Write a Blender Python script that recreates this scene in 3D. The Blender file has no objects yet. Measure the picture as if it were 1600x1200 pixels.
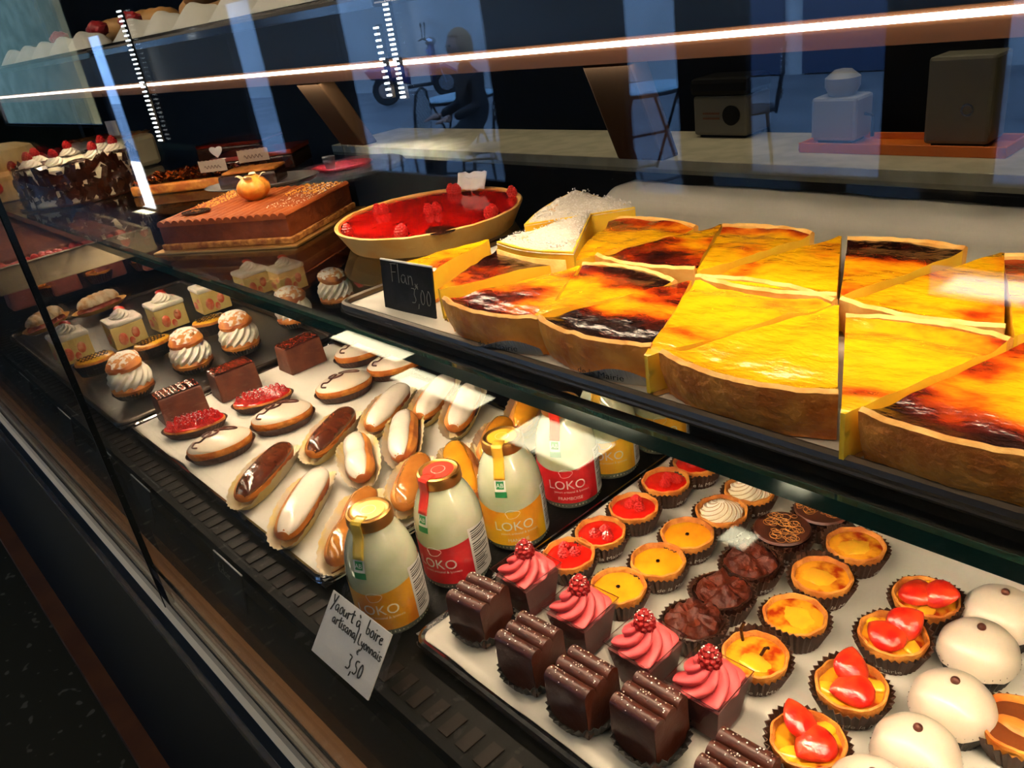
import bpy, bmesh, math, random
from mathutils import Vector, Matrix, noise
PI = math.pi
random.seed(7)
SC = bpy.context.scene
COL = SC.collection

# ------------------------------------------------------------------ camera
F = 1253.66
yw, pt, rl = (math.radians(a) for a in (51.08707, 25.41569, 9.03198))
fw = Vector((-math.sin(yw)*math.cos(pt), math.cos(yw)*math.cos(pt), -math.sin(pt)))
rt0 = Vector((math.cos(yw), math.sin(yw), 0))
dn0 = fw.cross(rt0)
RT = math.cos(rl)*rt0 + math.sin(rl)*dn0
DN = -math.sin(rl)*rt0 + math.cos(rl)*dn0
CAMZ = 1.55
camd = bpy.data.cameras.new('camera')
cam = bpy.data.objects.new('camera', camd)
COL.objects.link(cam)
m = Matrix.Identity(4)
for i, v in enumerate((RT, -DN, -fw)):
    for j in range(3):
        m[j][i] = v[j]
m[2][3] = CAMZ
cam.matrix_world = m
camd.sensor_width = 36
camd.lens = F/1600*36
camd.clip_start = 0.01
camd.clip_end = 200
SC.camera = cam

def ray(u, v):
    return RT*(u-800) + DN*(v-600) + fw*F

def at(u, v, z):          # photo pixel to the point where it meets the level z
    d = ray(u, v)
    p = d*((z-CAMZ)/d.z)
    return Vector((p.x, p.y, z))

def aty(u, v, y):         # photo pixel to the point where it meets the upright plane y
    d = ray(u, v)
    p = d*(y/d.y)
    return Vector((p.x, p.y, p.z+CAMZ))

# ------------------------------------------------------------------ world, sun, lamps, exposure
SC.view_settings.view_transform = 'Standard'
SC.view_settings.look = 'None'
SC.view_settings.gamma = 1
SC.view_settings.use_curve_mapping = False
SC.view_settings.exposure = 0.0
W = bpy.data.worlds.new('world')
SC.world = W
W.use_nodes = True
bg = W.node_tree.nodes['Background']
bg.inputs[0].default_value = (0.22, 0.46, 1.0, 1)
bg.inputs[1].default_value = 10
sd = bpy.data.lights.new('sun', 'SUN')
sd.energy = 1100
sd.angle = math.radians(0.25)
sd.color = (1, .96, .92)
so = bpy.data.objects.new('sun', sd)
COL.objects.link(so)
SUN_EL = math.radians(65)
so.rotation_euler = (PI/2-SUN_EL, 0, 0)   # light travels towards +y and down
SC.cycles.transparent_max_bounces = 32
SC.cycles.max_bounces = 10
SC.cycles.caustics_reflective = False
SC.cycles.caustics_refractive = False
SC.cycles.sample_clamp_indirect = 6

def lamp(name, loc, sx, sy, power, color, rot=(0, 0, 0), spread=180):
    d = bpy.data.lights.new(name, 'AREA')
    d.shape = 'RECTANGLE'
    d.size = sx
    d.size_y = sy
    d.energy = power
    d.color = color
    d.spread = math.radians(spread)
    o = bpy.data.objects.new(name, d)
    COL.objects.link(o)
    o.location = loc
    o.rotation_euler = rot
    return o
ZL = 1.05      # top of the trays on the lower deck
ZS = 1.30      # top of the glass shelf
WARM = (1, .77, .52)
lamp('led_light', (-.55, .455, 1.497), 2.9, .012, 7, WARM, (math.radians(8), 0, 0))
lamp('added_front_fill', (-.9, .185, 2.085), 4.2, .03, 10, WARM, (math.radians(8), 0, 0))  # unseen fill, added to light the lower deck and the flan fronts
lamp('under_shelf_lamp', (-.5, .346, 1.2828), 1.9, .008, 6.0, WARM, (math.radians(14), 0, 0))
lamp('added_crate_fill', (-2.0, .40, 1.2335), .98, .008, 1.5, WARM, (math.radians(8), 0, 0))  # fill added for the cakes that the crate cuts off from light
lamp('added_counter_fill', (-2.4, 2.8, 2.3), 4.6, .3, 6, (1, .85, .6), spread=75)  # unseen fill, added to brighten the back counter
lamp('added_rail_fill', (-1.0, -.9, 2.8), 2.4, .4, 15, (1, .86, .66))  # unseen fill, added to brighten the front rail strips

# ------------------------------------------------------------------ materials
MATS = {}
def nt(name):
    mt = bpy.data.materials.new(name)
    mt.use_nodes = True
    t = mt.node_tree
    return mt, t, t.nodes['Principled BSDF']

def pm(name, col, rough=.5, metal=0, coat=0, spec=.5, emit=None, es=0, col2=None, ns=30, bump=0, bs=60, sss=0, lo=.4, hi=.6, det=3, coatr=.05, bd=.004):
    if name in MATS:
        return MATS[name]
    mt, t, b = nt(name)
    N, L = t.nodes, t.links
    b.inputs['Base Color'].default_value = (*col, 1)
    b.inputs['Roughness'].default_value = rough
    b.inputs['Metallic'].default_value = metal
    b.inputs['Coat Weight'].default_value = coat
    b.inputs['Coat Roughness'].default_value = coatr
    b.inputs['Specular IOR Level'].default_value = spec
    if sss:
        b.inputs['Subsurface Weight'].default_value = sss
        b.inputs['Subsurface Radius'].default_value = (.01, .006, .003)
        b.inputs['Subsurface Scale'].default_value = .6
    if emit:
        b.inputs['Emission Color'].default_value = (*emit, 1)
        b.inputs['Emission Strength'].default_value = es
    tc = N.new('ShaderNodeTexCoord')
    if col2:
        nz = N.new('ShaderNodeTexNoise')
        nz.inputs['Scale'].default_value = ns
        nz.inputs['Detail'].default_value = det
        L.new(tc.outputs['Object'], nz.inputs['Vector'])
        mr = N.new('ShaderNodeMapRange')
        mr.inputs[1].default_value = lo
        mr.inputs[2].default_value = hi
        L.new(nz.outputs[0], mr.inputs[0])
        mx = N.new('ShaderNodeMix')
        mx.data_type = 'RGBA'
        mx.inputs[6].default_value = (*col, 1)
        mx.inputs[7].default_value = (*col2, 1)
        L.new(mr.outputs[0], mx.inputs[0])
        L.new(mx.outputs[2], b.inputs['Base Color'])
    if bump:
        nb = N.new('ShaderNodeTexNoise')
        nb.inputs['Scale'].default_value = bs
        nb.inputs['Detail'].default_value = 4
        L.new(tc.outputs['Object'], nb.inputs['Vector'])
        bp = N.new('ShaderNodeBump')
        bp.inputs['Strength'].default_value = bump
        bp.inputs['Distance'].default_value = bd
        L.new(nb.outputs[0], bp.inputs['Height'])
        L.new(bp.outputs[0], b.inputs['Normal'])
        if coat:
            L.new(bp.outputs[0], b.inputs['Coat Normal'])
    MATS[name] = mt
    return mt

def glass(name, tint=(1, 1, 1), f0=.04, rough=0.0, refl=(1, 1, 1)):
    """clear pane: lets light through, mirrors by the angle of view like real glass"""
    mt = bpy.data.materials.new(name)
    mt.use_nodes = True
    t = mt.node_tree
    N, L = t.nodes, t.links
    N.remove(N['Principled BSDF'])
    out = N['Material Output']
    g = N.new('ShaderNodeNewGeometry')
    dp = N.new('ShaderNodeVectorMath'); dp.operation = 'DOT_PRODUCT'
    L.new(g.outputs['Normal'], dp.inputs[0]); L.new(g.outputs['Incoming'], dp.inputs[1])
    ab = N.new('ShaderNodeMath'); ab.operation = 'ABSOLUTE'
    L.new(dp.outputs['Value'], ab.inputs[0])
    om = N.new('ShaderNodeMath'); om.operation = 'SUBTRACT'; om.inputs[0].default_value = 1
    L.new(ab.outputs[0], om.inputs[1])
    pw = N.new('ShaderNodeMath'); pw.operation = 'POWER'; pw.inputs[1].default_value = 5
    L.new(om.outputs[0], pw.inputs[0])
    ma = N.new('ShaderNodeMath'); ma.operation = 'MULTIPLY_ADD'
    ma.inputs[1].default_value = 1-f0; ma.inputs[2].default_value = f0
    L.new(pw.outputs[0], ma.inputs[0])
    tr = N.new('ShaderNodeBsdfTransparent'); tr.inputs[0].default_value = (*tint, 1)
    gl = N.new('ShaderNodeBsdfGlossy'); gl.inputs['Roughness'].default_value = rough
    gl.inputs[0].default_value = (*refl, 1)
    mx = N.new('ShaderNodeMixShader')
    L.new(ma.outputs[0], mx.inputs[0]); L.new(tr.outputs[0], mx.inputs[1]); L.new(gl.outputs[0], mx.inputs[2])
    L.new(mx.outputs[0], out.inputs[0])
    MATS[name] = mt
    return mt

M_GLASS = glass('clear_glass', (.985, .995, .99))
M_SHELF = glass('shelf_glass', (.97, .99, .98))
M_EDGE = pm('glass_edge', (.004, .028, .02), .08, spec=.5, coat=.5)
M_PLASTIC = glass('clear_plastic', (.93, .93, .93), .05)
M_BLACK = pm('black_panel', (.003, .003, .003), .6, spec=.15)
M_DECK = pm('dark_steel_deck', (.003, .0025, .002), .5, spec=.12, col2=(.005, .0045, .0035), ns=12, bump=.05, bs=400)
M_DECKL = pm('grey_steel_tray', (.20, .19, .175), .3, metal=.85, bump=.04, bs=150)
M_CHROME = pm('polished_tray_rim', (.42, .42, .43), .16, metal=1)
M_RIMD = pm('dark_tray_rim', (.12, .10, .08), .38, metal=1)
M_PAPER = pm('white_baking_paper', (.72, .68, .60), .6, bump=.35, bs=14, col2=(.66, .62, .54), ns=9)
M_CRUST = pm('golden_crust', (.82, .31, .045), .55, col2=(.60, .16, .018), ns=60, bump=.8, bs=170, bd=.003)
M_CRUSTD = pm('brown_crust', (.66, .15, .014), .45, coat=.15, col2=(.95, .40, .06), ns=26, bump=.7, bs=130, bd=.003)
M_CREAMR = pm('pale_crust', (.93, .56, .16), .6, col2=(.8, .38, .07), ns=50, bump=.4, bs=200, bd=.002)
M_CHOC = pm('milk_chocolate', (.058, .010, .003), .42, col2=(.085, .018, .007), ns=30, bump=.25, bs=90, coat=.1)
M_DCHOC = pm('dark_chocolate', (.028, .008, .004), .25, coat=.5, col2=(.05, .012, .006), ns=25)
M_SUGAR = pm('icing_sugar', (.85, .80, .74), .9, bump=.6, bs=500)
M_ICING = pm('white_icing', (.70, .59, .46), .28, coat=.35, sss=.1)
M_CREAM = pm('whipped_cream', (.88, .80, .58), .45, bump=.15, bs=120, sss=.1)
M_WCREAM = pm('white_cream', (.87, .80, .66), .45, sss=.1)
M_PINK = pm('pink_cream', (.74, .095, .10), .45, col2=(.66, .07, .08), ns=40, sss=.1)
M_PINKD = pm('pink_mousse', (.22, .045, .045), .4, col2=(.3, .07, .06), ns=25)
M_RASP = pm('raspberry_red', (.24, .003, .005), .45, spec=.25, col2=(.34, .006, .007), ns=80)
M_STRAW = pm('strawberry_red', (.72, .012, .005), .3, coat=.8, col2=(.85, .06, .012), ns=90, bump=.7, bs=110, bd=.003)
M_REDJ = pm('red_glaze', (.90, .016, .008), .12, coat=1, col2=(.6, .005, .004), ns=25, bump=.1, bs=30)
M_YELJ = pm('lemon_glaze', (.95, .42, .012), .1, coat=1, col2=(.95, .32, .01), ns=40)
M_LINER = pm('brown_paper_cup', (.04, .015, .008), .5, col2=(.07, .028, .015), ns=60, spec=.4)
M_LINERK = pm('black_paper_cup', (.012, .009, .008), .5)
M_LINERY = pm('buttery_paper_cup', (.86, .66, .24), .5, col2=(.8, .7, .5), ns=30)
M_GOLD = pm('gold_metal', (.55, .27, .06), .3, metal=.85)
M_WPRINT = pm('white_print', (.75, .72, .66), .6)
M_KPRINT = pm('black_ink', (.01, .01, .012), .6)
M_CARD = pm('white_card', (.72, .70, .66), .5)
M_SLATE = pm('black_slate', (.006, .006, .006), .6, spec=.2, col2=(.015, .015, .015), ns=40)
M_CHALK = pm('chalk', (.22, .22, .19), .9)
M_GREEN = pm('green_print', (.01, .22, .06), .5)

def flan_top(name, burn, edge, R, st=.66):
    """glazed custard skin: yellow with caramelised patches, darkest along the outer rim"""
    mt, t, b = nt(name)
    N, L = t.nodes, t.links
    tc = N.new('ShaderNodeTexCoord')
    mp = N.new('ShaderNodeMapping')
    mp.inputs['Location'].default_value = (random.uniform(-9, 9), random.uniform(-9, 9), 0)
    mp.inputs['Scale'].default_value = (1, 1.7, 1)
    L.new(tc.outputs['Object'], mp.inputs[0])
    nz = N.new('ShaderNodeTexNoise'); nz.inputs['Scale'].default_value = 15; nz.inputs['Detail'].default_value = 5
    nz.inputs['Roughness'].default_value = .5
    L.new(mp.outputs[0], nz.inputs[0])
    sx = N.new('ShaderNodeSeparateXYZ'); L.new(tc.outputs['Object'], sx.inputs[0])
    # distance from the apex
    ln = N.new('ShaderNodeVectorMath'); ln.operation = 'LENGTH'
    L.new(tc.outputs['Object'], ln.inputs[0])
    mr = N.new('ShaderNodeMapRange'); mr.interpolation_type = 'SMOOTHSTEP'
    mr.inputs[1].default_value = R*st; mr.inputs[2].default_value = R*.98
    mr.inputs[3].default_value = 0; mr.inputs[4].default_value = edge
    L.new(ln.outputs['Value'], mr.inputs[0])
    a = N.new('ShaderNodeMath'); a.operation = 'MULTIPLY_ADD'; a.inputs[1].default_value = 2.6
    a.inputs[2].default_value = -1.58+burn
    L.new(nz.outputs[0], a.inputs[0])
    c = N.new('ShaderNodeMath'); c.operation = 'ADD'; c.use_clamp = True
    L.new(a.outputs[0], c.inputs[0]); L.new(mr.outputs[0], c.inputs[1])
    cr = N.new('ShaderNodeValToRGB')
    e = cr.color_ramp.elements
    e[0].position = 0.0; e[0].color = (1.0, .50, .006, 1)
    e[1].position = 1.0; e[1].color = (.018, .003, .002, 1)
    for p, cc in ((.22, (1.0, .38, .006, 1)), (.38, (.86, .19, .006, 1)), (.54, (.48, .05, .004, 1)), (.74, (.16, .010, .003, 1))):
        q = e.new(p); q.color = cc
    L.new(c.outputs[0], cr.inputs[0])
    L.new(cr.outputs[0], b.inputs['Base Color'])
    b.inputs['Roughness'].default_value = .22
    b.inputs['Coat Weight'].default_value = .9
    b.inputs['Coat Roughness'].default_value = .06
    nb = N.new('ShaderNodeTexNoise'); nb.inputs['Scale'].default_value = 75; nb.inputs['Detail'].default_value = 5
    L.new(mp.outputs[0], nb.inputs[0])
    bp = N.new('ShaderNodeBump'); bp.inputs['Strength'].default_value = .6; bp.inputs['Distance'].default_value = .003
    L.new(nb.outputs[0], bp.inputs['Height']); L.new(bp.outputs[0], b.inputs['Coat Normal']); L.new(bp.outputs[0], b.inputs['Normal'])
    return mt
M_CUT = pm('custard_cut_face', (.98, .66, .045), .4, col2=(.95, .55, .03), ns=40, sss=.1, bump=.2, bs=80)

# ------------------------------------------------------------------ mesh helpers
class MB:
    def __init__(s):
        s.v = []; s.f = []; s.m = []
    def add(s, vs, fs, mi=0, mat=None):
        o = len(s.v)
        s.v += [tuple(mat @ Vector(p)) if mat else tuple(p) for p in vs]
        for f in fs:
            s.f.append([i+o for i in f]); s.m.append(mi)
        return s
    def box(s, x0, x1, y0, y1, z0, z1, mi=0, mat=None, tx=1, ty=1):
        cx, cy = (x0+x1)/2, (y0+y1)/2
        v = [(x0, y0, z0), (x1, y0, z0), (x1, y1, z0), (x0, y1, z0)]
        v += [(cx+(x-cx)*tx, cy+(y-cy)*ty, z1) for x, y, z in v]
        return s.add(v, [(0, 3, 2, 1), (4, 5, 6, 7), (0, 1, 5, 4), (1, 2, 6, 5), (2, 3, 7, 6), (3, 0, 4, 7)], mi, mat)
    def lathe(s, prof, n=32, fn=None, mi=0, mat=None, a0=0, a1=2*PI):
        full = abs(a1-a0-2*PI) < 1e-6
        k = n if full else n+1
        vs = []
        for r, z in prof:
            for i in range(k):
                a = a0+(a1-a0)*i/n
                if fn:
                    vs.append(fn(a, r, z))
                else:
                    vs.append((r*math.cos(a), r*math.sin(a), z))
        fs = []
        for j in range(len(prof)-1):
            for i in range(n):
                i2 = (i+1) % k if full else i+1
                fs.append((j*k+i, j*k+i2, (j+1)*k+i2, (j+1)*k+i))
        return s.add(vs, fs, mi, mat)
    def grid(s, nu, nv, fn, mi=0, mat=None):
        vs = [fn(i/nu, j/nv) for j in range(nv+1) for i in range(nu+1)]
        fs = [(j*(nu+1)+i, j*(nu+1)+i+1, (j+1)*(nu+1)+i+1, (j+1)*(nu+1)+i) for j in range(nv) for i in range(nu)]
        return s.add(vs, fs, mi, mat)
    def ball(s, c, r, sub=2, sq=(1, 1, 1), mi=0, jit=0):
        bm = bmesh.new()
        bmesh.ops.create_icosphere(bm, subdivisions=sub, radius=1)
        vs = []
        for v in bm.verts:
            k = 1+jit*noise.noise(v.co*2.3+Vector(c)*50)
            vs.append((c[0]+v.co.x*r*sq[0]*k, c[1]+v.co.y*r*sq[1]*k, c[2]+v.co.z*r*sq[2]*k))
        fs = [[v.index for v in f.verts] for f in bm.faces]
        bm.free()
        return s.add(vs, fs, mi)
    def tube(s, pts, r, n=6, mi=0, closed=False):
        pts = [Vector(p) for p in pts]
        k = len(pts); vs = []
        prev = None
        for i, p in enumerate(pts):
            a = pts[i-1] if (i > 0 or closed) else p
            b = pts[(i+1) % k] if (i < k-1 or closed) else p
            d = (b-a)
            if d.length < 1e-9:
                d = Vector((0, 0, 1))
            d.normalize()
            up = Vector((0, 0, 1)) if abs(d.z) < .9 else Vector((1, 0, 0))
            x = d.cross(up).normalized(); y = d.cross(x)
            rr = r(i/(k-1)) if callable(r) else r
            for j in range(n):
                q = 2*PI*j/n
                vs.append(p+x*math.cos(q)*rr+y*math.sin(q)*rr)
        fs = []
        for i in range(k if closed else k-1):
            for j in range(n):
                i2 = (i+1) % k
                fs.append((i*n+j, i*n+(j+1) % n, i2*n+(j+1) % n, i2*n+j))
        if not closed:
            fs.append(list(range(n))[::-1]); fs.append([(k-1)*n+j for j in range(n)])
        return s.add(vs, fs, mi)
    def prism(s, poly, z0, z1, mi=0, mat=None):
        n = len(poly)
        vs = [(x, y, z0) for x, y in poly]+[(x, y, z1) for x, y in poly]
        fs = [list(range(n))[::-1], list(range(n, 2*n))]+[(i, (i+1) % n, n+(i+1) % n, n+i) for i in range(n)]
        return s.add(vs, fs, mi, mat)
    def build(s, name, mat, parent=None, smooth=True, bevel=0, loc=None, solid=0, ang=40):
        me = bpy.data.meshes.new(name)
        bm = bmesh.new()
        vv = [bm.verts.new(p) for p in s.v]
        for f, mi in zip(s.f, s.m):
            try:
                q = bm.faces.new([vv[i] for i in f]); q.material_index = mi
            except ValueError:
                pass
        bmesh.ops.remove_doubles(bm, verts=bm.verts, dist=1e-6)
        bmesh.ops.recalc_face_normals(bm, faces=bm.faces)
        bm.to_mesh(me); bm.free()
        for mm in (mat if isinstance(mat, (list, tuple)) else [mat]):
            me.materials.append(mm)
        if smooth:
            me.shade_smooth()
            try:
                me.set_sharp_from_angle(angle=math.radians(ang))
            except Exception:
                pass
        o = bpy.data.objects.new(name, me)
        COL.objects.link(o)
        if parent:
            o.parent = parent
        if loc is not None:
            o.location = loc
        if solid:
            q = o.modifiers.new('solid', 'SOLIDIFY'); q.thickness = solid; q.offset = 0
        if bevel:
            q = o.modifiers.new('bevel', 'BEVEL'); q.width = bevel; q.segments = 2; q.limit_method = 'ANGLE'
        return o

def tag(o, label=None, cat=None, group=None, kind=None):
    if label: o['label'] = label
    if cat: o['category'] = cat
    if group: o['group'] = group
    if kind: o['kind'] = kind
    return o

def thing(name, label, cat, loc=(0, 0, 0), rz=0, group=None):
    o = bpy.data.objects.new(name, None)
    o.empty_display_size = .02
    COL.objects.link(o)
    o.location = loc
    o.rotation_euler = (0, 0, rz)
    return tag(o, label, cat, group)

def dup(o, loc, rz=None, label=None, group=None, scale=None, par=None):
    c = o.copy()
    COL.objects.link(c)
    if par is not None:
        c.parent = par
    else:
        c.location = loc
        if rz is not None:
            c.rotation_euler = (0, 0, rz)
        if label: c['label'] = label
        if group: c['group'] = group
        if scale: c.scale = (scale,)*3
    for ch in list(KIDS.get(o.name, [])):
        k = dup(ch, None, par=c)
        KIDS.setdefault(c.name, []).append(k)
    return c
KIDS = {}
def snap(root):
    """remember the children of a finished thing so that it can be copied"""
    kids = [o for o in COL.objects if o.parent == root]
    KIDS[root.name] = kids
    for k in kids:
        snap(k)

class Line:
    """first placement moves the built thing itself, the next ones copy it with its parts"""
    def __init__(s, root, group):
        s.r = root; s.used = False; s.g = group
        root['group'] = group
        snap(root)
    def put(s, loc, rz=0, label=None, scale=None):
        if not s.used:
            s.used = True
            s.r.location = loc; s.r.rotation_euler = (0, 0, rz)
            if scale: s.r.scale = (scale,)*3
            if label: s.r['label'] = label
            return s.r
        return dup(s.r, loc, rz, label, s.g, scale or 1)

def n3(x, y, z, s=1.0, o=0):
    return noise.noise(Vector((x*s+o, y*s-o, z*s+2*o)))

# text ---------------------------------------------------------------
def type_mesh(txt, size, shear=0):
    c = bpy.data.curves.new('t', 'FONT')
    c.body = txt; c.size = size; c.align_x = 'CENTER'; c.shear = shear
    c.resolution_u = 3
    o = bpy.data.objects.new('t', c)
    me = bpy.data.meshes.new_from_object(o)
    vs = [tuple(v.co) for v in me.vertices]; fs = [list(p.vertices) for p in me.polygons]
    bpy.data.objects.remove(o); bpy.data.meshes.remove(me)
    return vs, fs

G = {  # hand lettering as strokes, x-height .5, capitals 1
 'a': ([[(.38,.42),(.25,.5),(.08,.4),(.05,.15),(.2,.02),(.35,.15),(.4,.45),(.4,.1),(.5,.02)]], .55),
 'b': ([[(.08,1.0),(.06,.5),(.08,.03),(.3,.02),(.42,.22),(.32,.45),(.1,.4)]], .5),
 'o': ([[(.22,.5),(.06,.35),(.08,.08),(.25,0),(.4,.15),(.38,.4),(.22,.5)]], .46),
 'u': ([[(.05,.48),(.08,.1),(.22,.02),(.38,.2),(.4,.48),(.42,.05)]], .52),
 'r': ([[(.08,.48),(.1,.02)],[(.1,.32),(.2,.48),(.36,.46)]], .4),
 't': ([[(.2,.85),(.18,.2),(.25,.02),(.38,.05)],[(.02,.55),(.4,.6)]], .42),
 'i': ([[(.1,.48),(.12,.02)],[(.1,.68),(.13,.72)]], .24),
 'e': ([[(.06,.25),(.36,.32),(.28,.5),(.08,.4),(.06,.12),(.2,0),(.4,.1)]], .46),
 's': ([[(.36,.46),(.15,.48),(.1,.34),(.34,.18),(.28,.02),(.05,.05)]], .42),
 'n': ([[(.08,.48),(.08,.02)],[(.08,.32),(.24,.5),(.36,.4),(.38,.02)]], .48),
 'l': ([[(.1,1.0),(.1,.02)]], .24),
 'L': ([[(.08,.95),(.06,.03),(.42,.06)]], .5),
 'y': ([[(.05,.48),(.1,.15),(.25,.1),(.38,.45)],[(.4,.48),(.34,-.1),(.2,-.38),(.05,-.25)]], .48),
 'Y': ([[(.02,.95),(.24,.45)],[(.5,1.0),(.1,-.15)]], .5),
 'F': ([[(.1,.95),(.08,.02)],[(.02,.95),(.5,.98)],[(.06,.52),(.4,.55)]], .52),
 'E': ([[(.45,.95),(.1,.9),(.08,.03),(.45,.05)],[(.08,.5),(.38,.52)]], .52),
 'c': ([[(.36,.42),(.2,.5),(.06,.3),(.1,.05),(.35,.06)]], .42),
 '3': ([[(.05,.95),(.4,.95),(.2,.58),(.42,.35),(.3,.05),(.02,.08)]], .52),
 '5': ([[(.42,.95),(.12,.95),(.1,.58),(.35,.55),(.4,.2),(.2,.02),(.04,.1)]], .52),
 '0': ([[(.25,.95),(.06,.6),(.1,.12),(.26,.02),(.44,.3),(.42,.75),(.25,.95)]], .54),
 ',': ([[(.12,.05),(.05,-.25)]], .26),
 '|': ([[(.1,1.1),(.1,-.2)]], .3),
 '`': ([[(.0,.85),(.14,.68)]], 0),
 'x': ([[(.05,.95),(.4,.5)],[(.38,.98),(.05,.45)],[(.05,.72),(.42,.72)]], .45),
 'C': ([[(.45,.8),(.3,.95),(.08,.7),(.06,.25),(.22,.02),(.48,.12)]], .54),
 '=': ([[(.36,.5),(.2,.56),(.08,.35),(.12,.08),(.36,.06)],[(0,.36),(.28,.38)],[(0,.22),(.26,.24)]], .45),
 ' ': ([], .32)}
def hand(mb, txt, x, y, size, r, place, mi=0):
    for ch in txt:
        st, wd = G[ch]
        if ch == '`':
            x -= .42*size
        for s_ in st:
            pts = []
            for i in range(len(s_)-1):
                for q in (0, .5):
                    pts.append((s_[i][0]*(1-q)+s_[i+1][0]*q, s_[i][1]*(1-q)+s_[i+1][1]*q))
            pts.append(s_[-1])
            # soften the corners
            sm = [pts[0]]+[((pts[i-1][0]+2*pts[i][0]+pts[i+1][0])/4, (pts[i-1][1]+2*pts[i][1]+pts[i+1][1])/4) for i in range(1, len(pts)-1)]+[pts[-1]]
            mb.tube([place(x+p[0]*size, y+p[1]*size) for p in sm], r, 5, mi)
        if ch == '`':
            x += .42*size
        x += wd*size
    return x

# ================================================================== SETTING
def struct(name, mb, mat, **k):
    return tag(mb.build(name, mat, smooth=False, **k), kind='structure')
GY = .152                      # plane of the front glass
def vy(p):                     # point seen in the front glass -> where the real thing stands
    return Vector((p.x, 2*GY-p.y, p.z))
M_FLOOR = pm('speckled_floor', (.028, .026, .016), .7, spec=.05, col2=(.10, .09, .065), ns=26, lo=.66, hi=.7, det=1)
M_DARKW = pm('dark_wall_paint', (.012, .010, .009), .8)
M_TEAL = pm('teal_grey_wall', (.085, .078, .042), 1, spec=0, col2=(.062, .060, .032), ns=3)
M_STREET = pm('street_stone', (.22, .21, .20), .7, col2=(.16, .155, .15), ns=1.2)
M_BLUEW = pm('blue_grey_plaster', (.62, .60, .55), .8, col2=(.55, .53, .48), ns=1)
M_BLUED = pm('blue_door_paint', (.05, .07, .12), .6)
M_SKIRT = pm('brown_wood', (.13, .040, .010), .5, col2=(.09, .026, .007), ns=8)

struct('floor', MB().box(-16, 3, -2.7, 4.3, -.05, 0), M_FLOOR)
struct('ceiling', MB().box(-16, 3, -2.7, 4.3, 2.9, 3.0), M_DARKW)
struct('wall_back', MB().box(-16, 3, 4.2, 4.3, 0, 2.9), M_DARKW)
struct('wall_right', MB().box(2.9, 3.0, -2.7, 4.2, 0, 2.9), M_DARKW)
struct('wall_left', MB().box(-16.1, -16, -2.7, 4.3, 0, 2.9), M_TEAL)
# shop front with its window openings and holes added to throw the sun patches
YF = -2.6
tn = math.tan(SUN_EL)
def hole_wall(x0, x1, y0, y1, z0, z1, holes):
    xs = sorted({x0, x1, *[min(max(h[k], x0), x1) for h in holes for k in (0, 1)]})
    zs = sorted({z0, z1, *[min(max(h[k], z0), z1) for h in holes for k in (2, 3)]})
    mb = MB()
    for a, b in zip(xs, xs[1:]):
        run = None
        for c, d in zip(zs, zs[1:]):
            mx, mz = (a+b)/2, (c+d)/2
            if any(h[0] < mx < h[1] and h[2] < mz < h[3] for h in holes):
                if run: mb.box(a, b, y0, y1, run[0], run[1]); run = None
            else:
                run = (run[0], d) if run else (c, d)
        if run: mb.box(a, b, y0, y1, run[0], run[1])
    return mb
ZSUN = 1.86                               # the sun clears the roof opposite only above this height of the shop front
BH = ZSUN+(11+YF)*tn
ops = [(-14.9, -10.1, .90, 2.7), (-9.75, -9.25, .0, 1.84), (-6.35, -5.85, .7, 1.84), (-4.80, -3.36, .62, 1.84), (-2.52, -2.17, .62, 1.84), (-1.9, -1.30, .74, 1.84), (-.99, -.62, .74, 1.84)]
low_slot = [(-1.12, -.60, .36, .48)]  # low opening added so the sunny street patch shows in the glass
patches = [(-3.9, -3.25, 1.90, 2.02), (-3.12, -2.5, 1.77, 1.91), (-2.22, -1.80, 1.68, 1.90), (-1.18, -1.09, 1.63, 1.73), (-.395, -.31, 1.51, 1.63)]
sun_holes = [(a, b, (2*GY-y1-YF)*tn, (2*GY-y0-YF)*tn) for a, b, y0, y1 in patches]
struct('wall_front', hole_wall(-16, 3, YF-.012, YF, 0, 2.9, ops+sun_holes+low_slot), M_BLACK)
for i, (a, b, c_, d_) in enumerate(ops):
    mb = MB()
    for xx in (a, b-.03):
        mb.box(xx, xx+.03, YF-.05, YF-.012, c_, d_)
    mb.box(a, b, YF-.05, YF-.012, c_, c_+.03).box(a, b, YF-.05, YF-.012, d_-.03, d_)
    struct('window_%d' % (i+1), mb, M_BLACK)

# street behind the viewer, seen mirrored in the front glass
struct('trim_2', MB().box(-150, 30, -11.0, -2.7, -.08, -.02), M_STREET)      # paving
st = thing('street_building', 'blue-grey plastered building across the street', 'building', (0, -11, 0))
mb = hole_wall(-150, 30, -.1, 0, -.08, BH, [(-1.46, -1.05, 15.30, 16.05), (-15.6, -9.3, 14.5, 18.4)])  # unseen holes added to let sun patches fall on the street
mb.build('facade', M_BLUEW, st, smooth=False)
MB().box(-150, -5.5, -.1, 0, BH, BH+4).build('added_sun_block', M_BLUEW, st, smooth=False)  # unseen upper wall, added to keep the sun out of the left window
for xx, w in ((-11.2, 1.3), (-8.2, 1.6), (-6.3, 1.4), (-3.2, 1.5), (-1.1, .9)):
    d = MB().box(xx, xx+w, 0, .06, 0, 2.7).build('door', M_BLUED, st, smooth=False)
    MB().box(xx+.12, xx+w-.12, .06, .08, 1.2, 2.5).build('door_panel', M_BLACK, d, smooth=False)
tag(MB().box(-34, -15.7, -4.3, -4.1, 0, 5, 0).build('shutter_wall', M_TEAL, smooth=False), 'teal-grey slatted shutter wall across the street', 'wall')

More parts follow.
